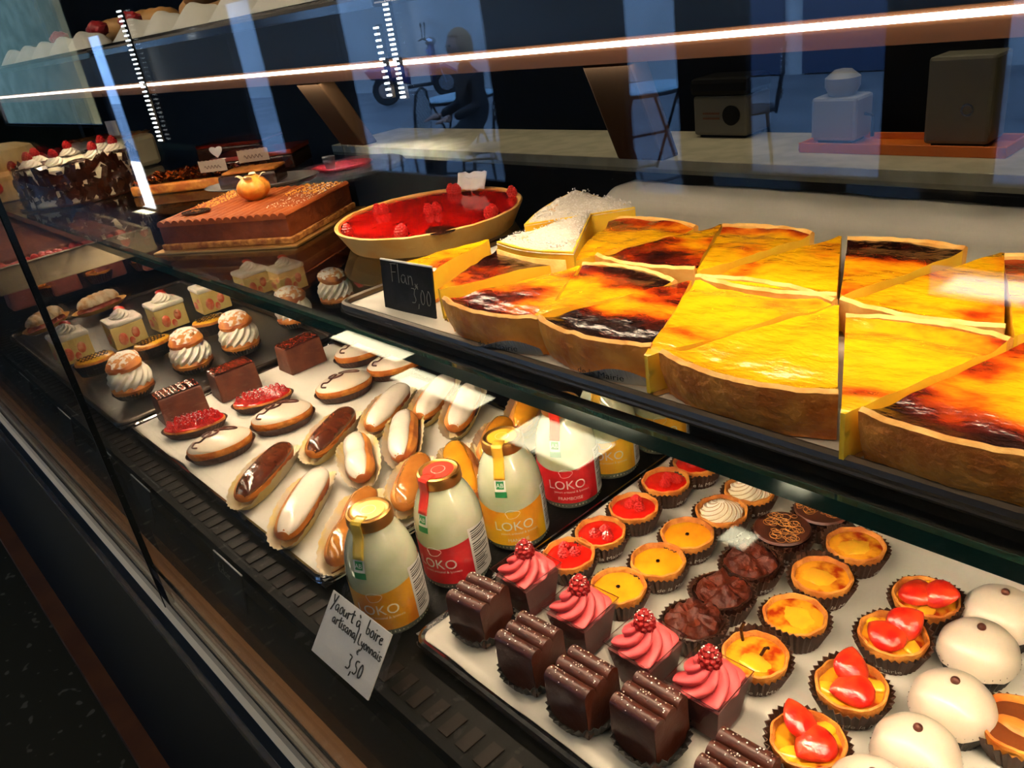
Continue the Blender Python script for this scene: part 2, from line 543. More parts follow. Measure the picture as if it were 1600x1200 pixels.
M_SEAT = pm('woven_black', (.02, .02, .022), .5)
M_WEAVE = pm('woven_black_white', (.012, .012, .013), .5)
_t = M_WEAVE.node_tree
_c = _t.nodes.new('ShaderNodeTexChecker'); _c.inputs['Scale'].default_value = 34
_c.inputs[1].default_value = (.012, .012, .013, 1); _c.inputs[2].default_value = (.7, .7, .68, 1)
_o = _t.nodes.new('ShaderNodeTexCoord'); _t.links.new(_o.outputs['Object'], _c.inputs[0]); _t.links.new(_c.outputs[0], _t.nodes['Principled BSDF'].inputs['Base Color'])
M_CLOTH = pm('pale_tabletop', (.55, .72, .75), .3, col2=(.25, .45, .5), ns=30)
M_BLUEP = pm('blue_scooter_paint', (.01, .02, .16), .25, coat=1)
M_RUB = pm('black_rubber', (.01, .01, .01), .7)
M_STEEL = pm('bare_steel', (.5, .5, .52), .25, metal=1)
M_REDP = pm('red_plastic', (.65, .02, .025), .35)

def folding_table(loc, rz, label):
    t = thing('folding_table', label, 'table', loc, rz, None)
    MB().lathe([(0, .715), (.36, .715), (.37, .725), (.36, .74), (0, .74)], 28).build('tabletop', M_CLOTH, t)
    MB().lathe([(.33, .69), (.36, .69), (.36, .714), (.33, .714), (.33, .69)], 28).build('rim', M_SEAT, t)
    for s in (-1, 1):
        MB().tube([(-.30, .2*s, 0), (.24, .2*s, .70)], .014).tube([(.30, .17*s, 0), (-.24, .17*s, .70)], .014).build('crossed_legs', M_SEAT, t)
    MB().tube([(-.30, -.2, .02), (-.34, 0, .02), (-.30, .2, .02)], .014).build('foot_bar', M_SEAT, t)
    MB().tube([(.3, -.17, .02), (.34, 0, .02), (.3, .17, .02)], .014).build('foot_bar', M_SEAT, t)
    MB().tube([(0, -.2, .35), (0, .2, .35)], .012).build('cross_bar', M_SEAT, t)
    return t
def bistro_chair(loc, rz, label):
    t = thing('bistro_chair', label, 'chair', loc, rz)
    MB().lathe([(0, .45), (.2, .45), (.215, .465), (.2, .48), (0, .482)], 24).build('seat', M_SEAT, t)
    for a in (45, 135, 225, 315):
        q = math.radians(a)
        MB().tube([(.17*math.cos(q), .17*math.sin(q), .45), (.23*math.cos(q), .23*math.sin(q), 0)], .012).build('leg', M_SEAT, t)
    MB().tube([(-.19, -.17, .45), (-.24, -.2, .75), (-.25, -.12, .9), (-.26, 0, .94), (-.25, .12, .9), (-.24, .2, .75), (-.19, .17, .45)], .013).build('back_frame', M_SEAT, t)
    MB().lathe([(0, -.008), (.185, -.008), (.19, 0), (.185, .008), (0, .008)], 30, mat=Matrix.Translation((-.235, 0, .72)) @ Matrix.Rotation(PI/2, 4, 'Y')).build('round_back', M_WEAVE, t)
    return t
p = vy(at(1015, 275, 0)); folding_table((p.x, p.y, 0), .5, 'folding table with pale cyan top on black crossed legs out on the terrace')
p = vy(at(735, 262, 0)); folding_table((p.x, p.y, 0), 1.1, 'folding table with pale cyan top beside the woven-back chair outside')
p = vy(at(648, 300, 0)); bistro_chair((p.x, p.y, 0), 2.6, 'black bistro chair with pale woven back on the terrace')
p = vy(at(1175, 262, 0)); bistro_chair((p.x, p.y, 0), 2.6, 'black bistro chair beyond the folding table outside')
# scooter
p = vy(at(655, 158, 0))
t = thing('scooter', 'blue motor scooter with black wheels parked in front of the building opposite', 'scooter', (p.x, p.y, 0), -.80)
for xx in (-.6, .6):
    w = MB().lathe([(.16, -.05), (.24, -.06), (.27, -.03), (.275, 0), (.27, .03), (.24, .06), (.16, .05), (.16, -.05)], 26, mat=Matrix.Translation((xx, 0, .275)) @ Matrix.Rotation(PI/2, 4, 'X')).build('wheel', M_RUB, t)
    MB().lathe([(0, -.03), (.15, -.035), (.16, 0), (.15, .035), (0, .03)], 16, mat=Matrix.Translation((xx, 0, .275)) @ Matrix.Rotation(PI/2, 4, 'X')).build('hub', M_STEEL, w)
def blob(name, mat, secs, par):
    """lofted body: sections (x, half width, z low, z high)"""
    mb = MB()
    mb.grid(14, len(secs)-1, lambda a, b: (lambda s_: (s_[0], s_[1]*math.sin(2*PI*a), (s_[2]+s_[3])/2+(s_[3]-s_[2])/2*math.cos(2*PI*a)))(secs[round(b*(len(secs)-1))]))
    return mb.build(name, mat, par)
blob('rear_body', M_BLUEP, [(-.95, .01, .66, .68), (-.85, .12, .5, .74), (-.55, .16, .45, .78), (-.2, .15, .35, .75), (-.1, .1, .32, .62)], t)
blob('saddle', M_RUB, [(-.9, .02, .76, .78), (-.75, .13, .74, .85), (-.4, .14, .74, .86), (-.12, .10, .72, .82), (-.05, .02, .74, .78)], t)
blob('front_shield', M_BLUEP, [(.3, .02, .3, .9), (.36, .2, .28, 1.0), (.42, .17, .4, 1.02), (.47, .03, .6, .95)], t)
MB().box(-.15, .38, -.14, .14, .26, .31).build('footboard', M_RUB, t, bevel=.01)
blob('front_mudguard', M_BLUEP, [(.34, .02, .5, .54), (.45, .08, .5, .6), (.62, .08, .53, .62), (.82, .03, .42, .48)], t)
MB().tube([(.6, .07, .275), (.52, .06, .6), (.42, 0, .95)], .02).build('fork', M_STEEL, t)
MB().tube([(.36, 0, .95), (.34, 0, 1.06), (.30, .18, 1.1), (.24, .33, 1.08)], .014).tube([(.34, 0, 1.06), (.30, -.18, 1.1), (.24, -.33, 1.08)], .014).build('handlebar', M_RUB, t)
MB().ball((.42, 0, 1.03), .11, 2, (1, 1, .8)).build('headlamp', M_STEEL, t)
for s in (-1, 1):
    mm = MB().tube([(.3, .2*s, 1.1), (.32, .27*s, 1.3)], .007).build('mirror_stalk', M_RUB, t)
    MB().ball((.32, .29*s, 1.34), .06, 2, (.3, 1, .7)).build('mirror', M_RUB, mm)

# seated person in the street reflection
def skin(name, chains, mat, par, root=0):
    vs = []; es = []; rs = []; idx = {}
    for ch in chains:
        prev = None
        for p, r in ch:
            key = tuple(round(c, 4) for c in p)
            if key not in idx:
                idx[key] = len(vs); vs.append(p); rs.append(r)
            k = idx[key]
            if prev is not None: es.append((prev, k))
            prev = k
    me = bpy.data.meshes.new(name); me.from_pydata(vs, es, [])
    o = bpy.data.objects.new(name, me); COL.objects.link(o); o.parent = par
    o.modifiers.new('skin', 'SKIN').use_smooth_shade = True
    o.modifiers.new('sub', 'SUBSURF').levels = 2
    o.modifiers['sub'].render_levels = 2
    sv = me.skin_vertices[0].data
    for k, r in enumerate(rs):
        sv[k].radius = (r, r) if not isinstance(r, tuple) else r
        sv[k].use_root = (k == root)
    me.materials.append(mat)
    return o
M_SKINP = pm('skin_tone', (.55, .30, .20), .5)
M_COAT = pm('dark_coat', (.010, .011, .014), .8)
M_HAIR = pm('ginger_blond_hair', (.42, .20, .06), .5, bump=.5, bs=60)
p = vy(at(768, 318, 0))
pe = thing('person', 'person with ginger blond hair and dark coat seated at a terrace table outside', 'person', (p.x, p.y, .07), 1.9)
coat = skin('coat_and_body', [
    [((0, 0, .50), .13), ((.0, 0, .66), .125), ((.02, 0, .82), .13), ((.03, 0, .95), .12), ((.05, 0, 1.03), .06), ((.06, 0, 1.09), .052)],
    [((0, 0, .50), .13), ((.18, .10, .51), .085), ((.42, .12, .50), .07), ((.44, .12, .28), .052), ((.42, .12, .09), .042), ((.52, .13, .05), .035)],
    [((0, 0, .50), .13), ((.18, -.10, .51), .085), ((.42, -.12, .50), .07), ((.44, -.12, .28), .052), ((.42, -.12, .09), .042), ((.52, -.13, .05), .035)],
    [((.03, 0, .95), .12), ((.03, .16, .96), .062), ((.06, .20, .76), .048), ((.26, .15, .70), .038)],
    [((.03, 0, .95), .12), ((.03, -.16, .96), .062), ((.06, -.20, .76), .048), ((.26, -.15, .70), .038)]], M_COAT, pe)
hd = MB().grid(28, 20, lambda u, v: (lambda a, b: (.075+.095*math.sin(b)*math.cos(a)*(1.0+.10*math.exp(-((a if a < PI else a-2*PI)/.16)**2-((b-1.75)/.22)**2)), .075*math.sin(b)*math.sin(a)*(1-.18*max(0, -math.cos(b))), 1.20+.12*math.cos(b)))(2*PI*u, PI*v)).build('head', M_SKINP, pe)
for s_ in (-1, 1):
    MB().ball((.158, .030*s_, 1.215), .011, 2).build('eye', M_KPRINT, hd)
    MB().ball((.075, .077*s_, 1.19), .024, 2, (.7, .3, 1.1)).build('ear', M_SKINP, hd)
MB().tube([(.158, -.022, 1.135), (.166, 0, 1.132), (.158, .022, 1.135)], .005).build('mouth', M_STRAW, hd)
MB().grid(30, 18, lambda u, v: (lambda a, b: (.062+.108*math.sin(b)*math.cos(a)*(.72 if math.cos(a) > .35 and b > 1.1 else 1), .088*math.sin(b)*math.sin(a)*(1+.03*math.sin(14*a)), 1.215+.125*math.cos(b)-(.06*max(0, b-1.3) if math.cos(a) < .3 else -.02*max(0, b-1.1))))(2*PI*u, 2.25*v)).build('hair', M_HAIR, pe)
for s_ in (-1, 1):
    ch = [[((.27, .15*s_, .70), .03), ((.33, .145*s_, .695), (.016, .034))]]
    for f in range(4):
        y0 = .145*s_+(-.027+.018*f)
        L_f = (.058, .068, .064, .05)[f if s_ > 0 else 3-f]
        ch.append([((.33, .145*s_, .695), (.016, .034)), ((.352, y0, .695), .0095), ((.352+L_f*.5, y0*1.0, .690), .0085), ((.352+L_f, y0, .676), .007)])
    ch.append([((.27, .15*s_, .70), .03), ((.30, .145*s_-.038*s_, .700), .011), ((.335, .145*s_-.052*s_, .693), .0085)])
    skin('hand', ch, M_SKINP, pe)
p2 = pe.location
bistro_chair((p2.x-.02, p2.y, 0), 1.9, 'dark bistro chair under the person seated on the terrace')

# ------------------------------------------------------------------ back counter and what stands on it
M_STONE = pm('pale_stone_worktop', (.46, .42, .30), .45, col2=(.36, .33, .23), ns=9)
t = thing('back_counter', 'long dark back counter with a pale stone worktop', 'counter', (-1.9, 2.8, 0))
MB().box(-2.6, 2.6, -.2, .26, 0, .845).build('cabinet', M_DARKW, t, smooth=False)
MB().box(-2.65, 2.65, -.24, .28, .845, .90).build('worktop', M_STONE, t, bevel=.003)
M_CRM = pm('cream_metal', (.11, .10, .07), .5)
M_GRYC = pm('grey_appliance', (.26, .27, .28), .45)
def appliance(name, label, cat, p, w, d, h, mat, parts):
    t = thing(name, label, cat, (p.x, p.y, .9))
    MB().box(-w/2, w/2, 0, d, 0.01, h).build('housing', mat, t, bevel=.012, smooth=False)
    MB().box(-w/2+.02, w/2-.02, .02, d-.02, 0, .012).build('base', M_BLACK, t, smooth=False)
    parts(t, w, d, h)
    return t
def pr1(t, w, d, h):
    MB().box(-w/2-.01, w/2+.01, -.01, d, h, h+.07).build('lid', M_BLACK, t, bevel=.02, smooth=False)
    MB().lathe([(0, 0), (.038, 0), (.04, .008), (.0, .012)], 24, mat=Matrix.Translation((w/2-.07, -.001, h*.55)) @ Matrix.Rotation(PI/2, 4, 'X')).build('dial', M_BLACK, t)
    for k in (0, 1):
        MB().box(-w/2+.05, -w/2+.13, -.003, 0, h*.45+.02*k, h*.45+.008+.02*k).build('printed_line', M_SKIRT, t, smooth=False)
appliance('bread_slicer', 'cream boxy appliance with black lid and round dial on the pale worktop', 'appliance', at(1125, 216, .9), .26, .18, .17, M_CRM, pr1)
def pr2(t, w, d, h):
    MB().lathe([(.014, -.002), (.02, -.004), (.02, 0), (.014, 0), (.014, -.002)], 20, mat=Matrix.Translation((.03, -.002, h*.42)) @ Matrix.Rotation(PI/2, 4, 'X')).build('lock_ring', M_STEEL, t)
p = at(1395, 243, .9)
tr = thing('orange_tray', 'long orange serving tray on the pale worktop', 'tray', (p.x, p.y, .9))
MB().box(-.34, .34, 0, .2, 0, .012).box(-.34, .34, 0, .008, .012, .035).box(-.34, .34, .192, .2, .012, .035).box(-.34, -.33, 0, .2, .012, .035).box(.33, .34, 0, .2, .012, .035).build('tray', pm('orange_plastic', (.62, .14, .012), .4), tr, smooth=False, bevel=.003)
q = at(1490, 232, .912); appliance('payment_box', 'tall grey box with a small round lock standing on the orange tray', 'box', q, .2, .14, .28, M_CRM, pr2).location.z = .914
def pr3(t, w, d, h):
    MB().lathe([(0, h), (.045, h), (.06, h+.03), (.06, h+.06), (.03, h+.085), (0, h+.09)], 28, lambda a, r, z: (r*math.cos(a), d/2+r*math.sin(a), z)).build('dome', M_GRYC, t)
    MB().tube([(w/2-.01, d/2, h*.6), (w/2+.03, d/2, h*.55), (w/2+.03, d/2, h*.1)], .006).build('hose', M_BLACK, t)
q = at(1300, 226, .912); appliance('coffee_grinder', 'rounded grey appliance with a domed top on the orange tray', 'appliance', q, .17, .13, .16, M_GRYC, pr3).location.z = .914

# cup tray beside the far counter end
q = at(535, 262, .9)
t = thing('round_side_table', 'small dark round table carrying a red tray of cups', 'table', (q.x, q.y+.02, 0))
MB().lathe([(0, .872), (.3, .872), (.31, .886), (.3, .90), (0, .90)], 32).build('tabletop', M_DARKW, t)
MB().lathe([(.22, 0), (.22, .02), (.03, .04), (.025, .87), (.0, .87)], 24).build('pedestal', M_BLACK, t)
t = thing('red_tray', 'oval red tray under the cups', 'tray', (q.x, q.y, .901), .9)
t.scale = (.85, .85, 1)
MB().lathe([(0, 0), (.12, 0), (.14, .014), (.138, .016), (.118, .006), (0, .006)], 32, lambda a, r, z: (r*1.35*math.cos(a), r*math.sin(a), z)).build('tray', M_REDP, t)
M_CHINA = pm('white_china', (.75, .73, .70), .2, coat=.6)
def cup(loc, label, r, h, mat, handle=True):
    t = thing('espresso_cup' if handle else 'drinking_glass', label, 'cup' if handle else 'glass', loc, -.8)
    MB().lathe([(0, 0), (r*.6, 0), (r*.75, h*.2), (r, h), (r*.93, h), (r*.68, h*.25), (0, h*.12)], 28).build('cup_body' if handle else 'glass_body', mat, t)
    if handle:
        MB().tube([(-r*.85, 0, h*.8), (-r*1.5, 0, h*.75), (-r*1.5, 0, h*.35), (-r*.75, 0, h*.25)], .004).build('handle', mat, t)
lamp('added_cup_fill', (q.x+.25, q.y-.35, 2.6), .12, .12, 16, (1, .9, .8), (math.radians(12), math.radians(8), 0), spread=40)  # unseen spot, added to brighten the cups and the red tray
cup((q.x-.02, q.y-.055, .908), 'white espresso cup on the red tray', .034, .06, M_CHINA)
cup((q.x+.03, q.y+.045, .908), 'clear drinking glass on the red tray behind the cup', .036, .105, M_PLASTIC, False)

# ------------------------------------------------------------------ display case
XA, XB = -6.0, .6
case = thing('display_case', 'long dark refrigerated pastry case with wood and metal front rail', 'display case', (0, 0, 0))
MB().box(XA, XB, .134, 1.0, .07, .915).build('cabinet_body', M_BLACK, case, smooth=False)
MB().box(XA, XB, .086, .98, 0, .07).build('plinth', M_SKIRT, case, smooth=False)
MB().box(XA, XB, .20, .98, .915, 1.035).build('lower_deck', M_DECK, case, smooth=False)
# rail profile: (y0, y1, material)
R_ = [(.128, .1345, M_STEEL, .905, .9155), (.134, .1435, pm('navy_strip', (.006, .012, .022), .3), .90, .917),
      (.1435, .150, pm('pale_aluminium', (.85, .80, .70), .5), .90, .9185), (.150, .1565, M_BLACK, .90, .913),
      (.1565, .1625, pm('grey_aluminium', (.62, .57, .46), .45), .90, .9195), (.1625, .170, pm('bronze_strip', (.36, .24, .15), .5), .90, .9185),
      (.170, .174, pm('maroon_gap', (.03, .006, .005), .6), .90, .915), (.174, .1905, pm('honey_wood_strip', (.52, .24, .09), .45), .90, .919)]
for y0, y1, mt, z0, z1 in R_:
    MB().box(XA, XB, y0, y1, z0, z1).build('rail_strip', mt, case, smooth=False)
MB().box(-3.6, XB, .14, 1.0, 2.101, 2.15).build('added_canopy', M_BLACK, case, smooth=False)  # unseen case top, added as a fixture for the front fill
for xx in (-3.6, XB-.03):
    MB().box(xx, xx+.03, .95, .99, 1.035, 2.101).build('rear_post', M_BLACK, case, smooth=False)
# perforated air grille in front of the trays
mb = MB().box(XA, XB, .1905, .20, .90, 1.03).box(XA, XB, .200, .207, 1.035, 1.047)
mb.build('deck_lip', M_BLACK, case, smooth=False)
mb = MB()
xx = -3.2
while xx < .3:
    mb.box(xx, xx+.012, .214, .236, 1.0352, 1.0362)
    xx += .022
mb.build('air_grille', pm('grille_brown', (.010, .0045, .0025), .5, spec=.2), case, smooth=False)
# front glass: two panes meeting at a joint
t = tag(MB().box(-.949, XB, GY-.003, GY+.003, .9200, 2.1).build('front_glass_pane', M_GLASS, smooth=False), 'right-hand clear front pane of the pastry case, up to the vertical joint', 'glass pane')
tag(MB().box(-3.6, -.9515, GY-.003, GY+.003, .9200, 2.1).build('front_glass_pane', M_GLASS, smooth=False), 'left-hand clear front pane of the pastry case, beyond the vertical joint', 'glass pane')
tag(MB().box(-.9515, -.949, GY-.0035, GY+.0035, .9200, 2.1).build('joint_seal', M_BLACK, smooth=False), 'thin black seal where the two front panes meet', 'seal')
# glass shelf
t = thing('glass_shelf', 'clear glass shelf with a dark green front edge under the flans', 'shelf', (0, 0, 0))
MB().box(-3.4, .45, .3325, .93, ZS-.010, ZS).build('shelf_plate', M_SHELF, t, smooth=False)
MB().box(-3.4, .45, .327, .3324, ZS-.0105, ZS-.0002).build('front_edge', M_EDGE, t, smooth=False)
MB().box(-3.4, .45, .337, .355, 1.284, 1.2898).build('light_housing', M_BLACK, t, smooth=False)
# upper shelf with led profile
t = thing('upper_shelf', 'dark upper shelf with a glowing strip light along its front edge', 'shelf', (0, 0, 0))
MB().box(-3.4, .45, .47, .86, 1.52, 1.560).build('shelf_board', pm('navy_board', (.006, .012, .022), .35), t, smooth=False)
MB().box(-3.4, .45, .452, .47, 1.516, 1.560).build('fascia', pm('navy_board', (0, 0, 0)), t, smooth=False)
l = MB().box(-3.4, .45, .448, .466, 1.500, 1.516).build('light_profile', pm('copper_profile', (.16, .065, .022), .5), t, smooth=False)
MB().box(-3.4, .45, .4465, .4485, 1.5105, 1.5140).build('light_strip', pm('led_glow', (1, 1, 1), emit=(1, .86, .72), es=9), l, smooth=False)
M_BRACE = pm('taupe_metal', (.020, .012, .007), .9, spec=.05)
M_BRACED = pm('dark_taupe_metal', (.006, .0035, .002), .9, spec=.05)
for i, (X, mt, lb, w) in enumerate(((-.835, M_BRACE, 'taupe slanted bracket of the upper shelf, above the red cups tray', .05), (-.406, M_BRACED, 'dark slanted bracket of the upper shelf, above the sugared flan slices', .045))):
    a = (.452, 1.508); b = ((.496, 1.425) if i == 0 else (.487, 1.425))
    mb = MB()
    dx, dz = b[0]-a[0], b[1]-a[1]
    for (e0, e1) in ((0, 1),):
        mb.add([(X-w/2, a[0], a[1]), (X+w/2, a[0], a[1]), (X+w/2, a[0]+.02, a[1]), (X-w/2, a[0]+.02, a[1]),
                (X-w/2, b[0], b[1]), (X+w/2, b[0], b[1]), (X+w/2, b[0]+.02, b[1]), (X-w/2, b[0]+.02, b[1])],
               [(0, 1, 2, 3), (7, 6, 5, 4), (0, 4, 5, 1), (1, 5, 6, 2), (2, 6, 7, 3), (3, 7, 4, 0)])
    t = tag(mb.build('shelf_bracket', mt, smooth=False, bevel=.002), lb, 'bracket')
# glowing dots built in place of light strips mirrored in the glass
def dots(X, Y, z0, z1, n, label, r):
    t = thing('mirrored_dots', label, 'mirrored light', (X, Y, z0))
    MB().box(-.002, .002, 0, .004, 0, z1-z0).build('backing', M_BLACK, t, smooth=False)
    mb = MB()
    for i in range(n):
        z = (z1-z0)*(i+.5)/n
        mb.box(-.0055 if r > .0009 else -.0022, .0055 if r > .0009 else .0022, -.003, 0, z-r, z+r)
    d = mb.build('glow_dots', pm('dot_glow', (1, 1, 1), emit=(.85, .95, 1), es=4), t, smooth=False)
for (a, b, n, r, lb) in (((192, 12), (247, 222), 29, .00095, 'long upright strip of mirrored white light dots, above the dark glossy tart'),
                         ((606, 2), (630, 155), 20, .0008, 'upright strip of small mirrored light dots beside the scooter reflection'),
                         ((590, 38), (610, 153), 12, .0008, 'short upright strip of mirrored light dots left of the longer one')):
    A, B = aty(a[0], a[1], .440), aty(b[0], b[1], .440)
    dots((A.x+B.x)/2, .440, B.z, A.z, n, lb, r)

# ------------------------------------------------------------------ trays and papers
def wavy(x0, x1, y0, y1, z, nx, ny, amp, seed, edge=.006, lift=None):
    def fn(u, v):
        X = x0+(x1-x0)*u; Y = y0+(y1-y0)*v
        ex = edge*n3(Y*14, seed, 0)*(1 if u in (0, 1) else 0)
        ey = edge*n3(X*11, seed, 3)*(1 if v in (0, 1) else 0)
        zz = z+.0012+amp*(n3(X*9, Y*9, seed)*.6+.5*n3(X*26, Y*8, seed+4))
        if lift:
            zz += lift(u, v)
        return (X+ex, Y+ey, max(zz, z+.0004))
    return MB().grid(nx, ny, fn)
def sheet_tray(name, label, cx, cy, w, d, z, rim, base, h=.012):
    t = thing(name, label, 'tray', (cx, cy, z))
    MB().box(-w/2, w/2, -d/2, d/2, -.010, -.006).build('tray_floor', base, t, smooth=False)
    pts = []
    for qx, qy, a0 in ((w/2-.015, d/2-.015, 0), (-w/2+.015, d/2-.015, 90), (-w/2+.015, -d/2+.015, 180), (w/2-.015, -d/2+.015, 270)):
        for k in range(5):
            a = math.radians(a0+k*22.5)
            pts.append((qx+.015*math.cos(a), qy+.015*math.sin(a), -.002))
    MB().tube(pts, .0042, 8, closed=True).build('rim', rim, t)
    MB().tube([(x_, y_, -.007) for x_, y_, _ in pts], .0028, 6, closed=True).build('lower_rim', rim, t)
    return t
sheet_tray('baking_tray', 'polished baking tray under the eclairs, far left of the bottles', -.945, .425, .58, .36, ZL, M_CHROME, M_DECKL)
sheet_tray('baking_tray', 'polished baking tray under the small tartlets, right of the bottles', -.213, .45, .60, .385, ZL, M_CHROME, M_DECKL)
sheet_tray('baking_tray', 'dark-rimmed baking tray holding the flans on the glass shelf', -.375, .56, .605, .42, ZS+.0105, M_RIMD, M_RIMD)
sheet_tray('baking_tray', 'grey metal tray under the cream puffs at the left end of the lower deck', -1.62, .43, .72, .385, ZL, M_RIMD, M_DECKL)
tag(wavy(-1.228, -.655, .247, .60, ZL-.0015, 70, 50, .0016, 3, .008).build('baking_paper', M_PAPER, solid=.0004), 'white baking paper under the eclairs', 'baking paper')
tag(wavy(-.512, .087, .262, .642, ZL-.0015, 70, 50, .0016, 8, .006).build('baking_paper', M_PAPER, solid=.0004), 'white baking paper under the tartlets and pink cream cups', 'baking paper')
ZF = ZS+.0065
tag(wavy(-.680, -.075, .353, .80, ZF-.001, 70, 50, .0014, 12, .012, lambda u, v: .0125*min(1, max(0, (v-.84)/.07))).build('baking_paper', M_PAPER, solid=.0004), 'white baking paper sticking out around the flans', 'baking paper')

# ================================================================== PASTRY PIECES
def swirl(R, H, lobes=7, twist=1.6, depth=.16, base=0.0, nu=84, nv=26, tip=.12, sq=0, seed=0):
    """piped rosette: star section that turns as it narrows to a peak"""
    def fn(u, v):
        a = 2*PI*u
        t = v
        r = R*(1-t)**.62*(1-tip)+R*tip*(1-t)
        if t < .12:
            r *= .86+.14*math.sin(t/.12*PI/2)
        lob = abs(math.sin(lobes*(a-twist*t*1.7)/2+seed))**.8
        r *= 1-depth+depth*lob*1.3
        if sq:
            c = max(abs(math.cos(a)), abs(math.sin(a)))
            r *= 1+sq*(1/c-1)*(1-t)
        z = base+H*t+.0025*lob*(1-t)
        r *= 1+.05*n3(math.cos(a), math.sin(a), t*3+seed, 2)
        return (r*math.cos(a), r*math.sin(a), z)
    return MB().grid(nu, nv, fn)
def fluted_cup(r0, r1, h, pleats=34, amp=.0011, lobe=.0, seed=0):
    n = pleats*2
    def fn(a, r, z):
        k = round(a/(2*PI)*n)
        t = z/h
        rr = r+(amp if k % 2 else -amp)*(.3+t)
        zz = z+(.0022*n3(math.cos(a)*2, math.sin(a)*2, seed)*t if t > .5 else 0)+lobe*t*max(0, math.cos(a-2.2))**2
        return (rr*math.cos(a), rr*math.sin(a), zz)
    return MB().lathe([(0, 0), (r0*.7, 0), (r0, 0), (r0+(r1-r0)*.5, h*.5), (r1, h), (r1-.0008, h), (r0+(r1-r0)*.5-.0008, h*.5), (r0-.001, .001), (0, .001)], n, fn)
def wrap_text(txt, size, Rf, z, a0=0, off=.0004, shear=0, dy=0, sy=1):
    vs, fs = type_mesh(txt, size, shear)
    mb = MB()
    out = []
    for x, y, _ in vs:
        zz = z+y*sy+dy
        R = Rf(zz)+off
        a = a0+x/R
        out.append((R*math.cos(a), R*math.sin(a), zz))
    return mb.add(out, fs)
def raspberry(mb, c, r, h=None, sugar=False):
    h = h or r*2.1
    for j, (z, rr) in enumerate(((.12, .72), (.32, .92), (.55, .86), (.76, .6), (.93, .28))):
        k = max(4, round(9*rr+1)) if rr > .3 else 3
        for i in range(k):
            a = 2*PI*(i+.5*(j % 2))/k
            mb.ball((c[0]+r*rr*.72*math.cos(a), c[1]+r*rr*.72*math.sin(a), c[2]+h*z), r*.34, 1)
    mb.lathe([(0, c[2]+h*.05), (r*.75, c[2]+h*.2), (r*.78, c[2]+h*.5), (r*.5, c[2]+h*.8), (0, c[2]+h*.95)], 12, lambda a, q, z: (c[0]+q*math.cos(a), c[1]+q*math.sin(a), z))
    return mb
def crystals(n, area, s, seed=1):
    """specks of icing sugar: area(rnd) gives a point"""
    rnd = random.Random(seed); mb = MB()
    for i in range(n):
        p = area(rnd); q = s*rnd.uniform(.5, 1.3)
        mb.ball(p, q, 1, (1, 1, .6))
    return mb

# ------------------------------------------------------------------ tartlets on the right-hand tray
HC = .021
TR = .0258
def tart_base(name, label, cat, crust=M_CRUST, liner=M_LINER, lobe=.0, seed=0, r=TR, text=True, fill=None, fillz=.019, gold=.5):
    t = thing(name, label, cat)
    lp = fluted_cup(r*.80, r*1.09, HC*.95, lobe=lobe, seed=seed).build('paper_cup', liner, t, ang=20)
    if text:
        wrap_text('de la Mairie', .0075, lambda z: r*.80+(r*.29)*(z/(HC*.95)), .0055, math.radians(-38), .0017).build('printed_name', M_WPRINT, lp, smooth=False)
    def fn(a, q, z):
        w = 1+.018*math.sin(9*a+seed)+.02*n3(math.cos(a)*3, math.sin(a)*3, seed)
        return (q*w*math.cos(a), q*w*math.sin(a), z+(.0010*n3(math.cos(a)*4, math.sin(a)*4, seed+5) if z > .012 else 0))
    MB().lathe([(0, .001), (r*.76, .001), (r*.97, HC), (r*.96, HC+.0022), (r*.90, HC+.0028), (r*.86, HC+.001), (r*.82, HC-.006), (0, HC-.008)], 60, fn).build('crust', crust, t)
    if fill:
        def ff(a, q, z):
            return (q*math.cos(a), q*math.sin(a), z+.0006*n3(q*90*math.cos(a), q*90*math.sin(a), seed))
        MB().lathe([(r*.865, fillz-.003), (r*.855, fillz), (r*.7, fillz+.0014), (r*.4, fillz+.0012), (0, fillz+.001)], 40, ff).build('filling', fill, t)
    return t
def pose(p, z=0):
    return (p.x, p.y, ZL+.001)

def trow(px, ztop, root, group, labels, rots=None):
    L = Line(root, group)
    for i, ((u, v), lb) in enumerate(zip(px, labels)):
        p = at(u, v, ZL+ztop)
        L.put((p.x, p.y, ZL+.001), (rots[i] if rots else random.uniform(-.12, .12)), lb)

# raspberry tartlets
t = tart_base('raspberry_tartlet', 'x', 'tartlet', fill=M_REDJ)
for i, (dx, dy, q) in enumerate(((.003, .004, 0), (.011, -.002, .3), (-.002, -.006, .8))):
    raspberry(MB(), (dx, dy, .0188), .0062, .0085).build('raspberry', pm('glazed_raspberry', (.85, .035, .025), .25, coat=.6, col2=(.7, .02, .02), ns=120), t)
trow([(1088, 724), (1040, 753), (990, 794), (938, 833), (889, 868)], .021, t, 'raspberry tartlets', [
    'raspberry tartlet under the shelf edge, furthest back of the five',
    'raspberry tartlet with a pale reflection, second from the back of its row',
    'raspberry tartlet in the middle of the diagonal row of five',
    'raspberry tartlet in front of the lemon tartlet with a dark dot, fourth of its row',
    'raspberry tartlet half hidden behind the pink cream cup nearest the bottles'], [.1, .9, 2.2, .05, 2.9])
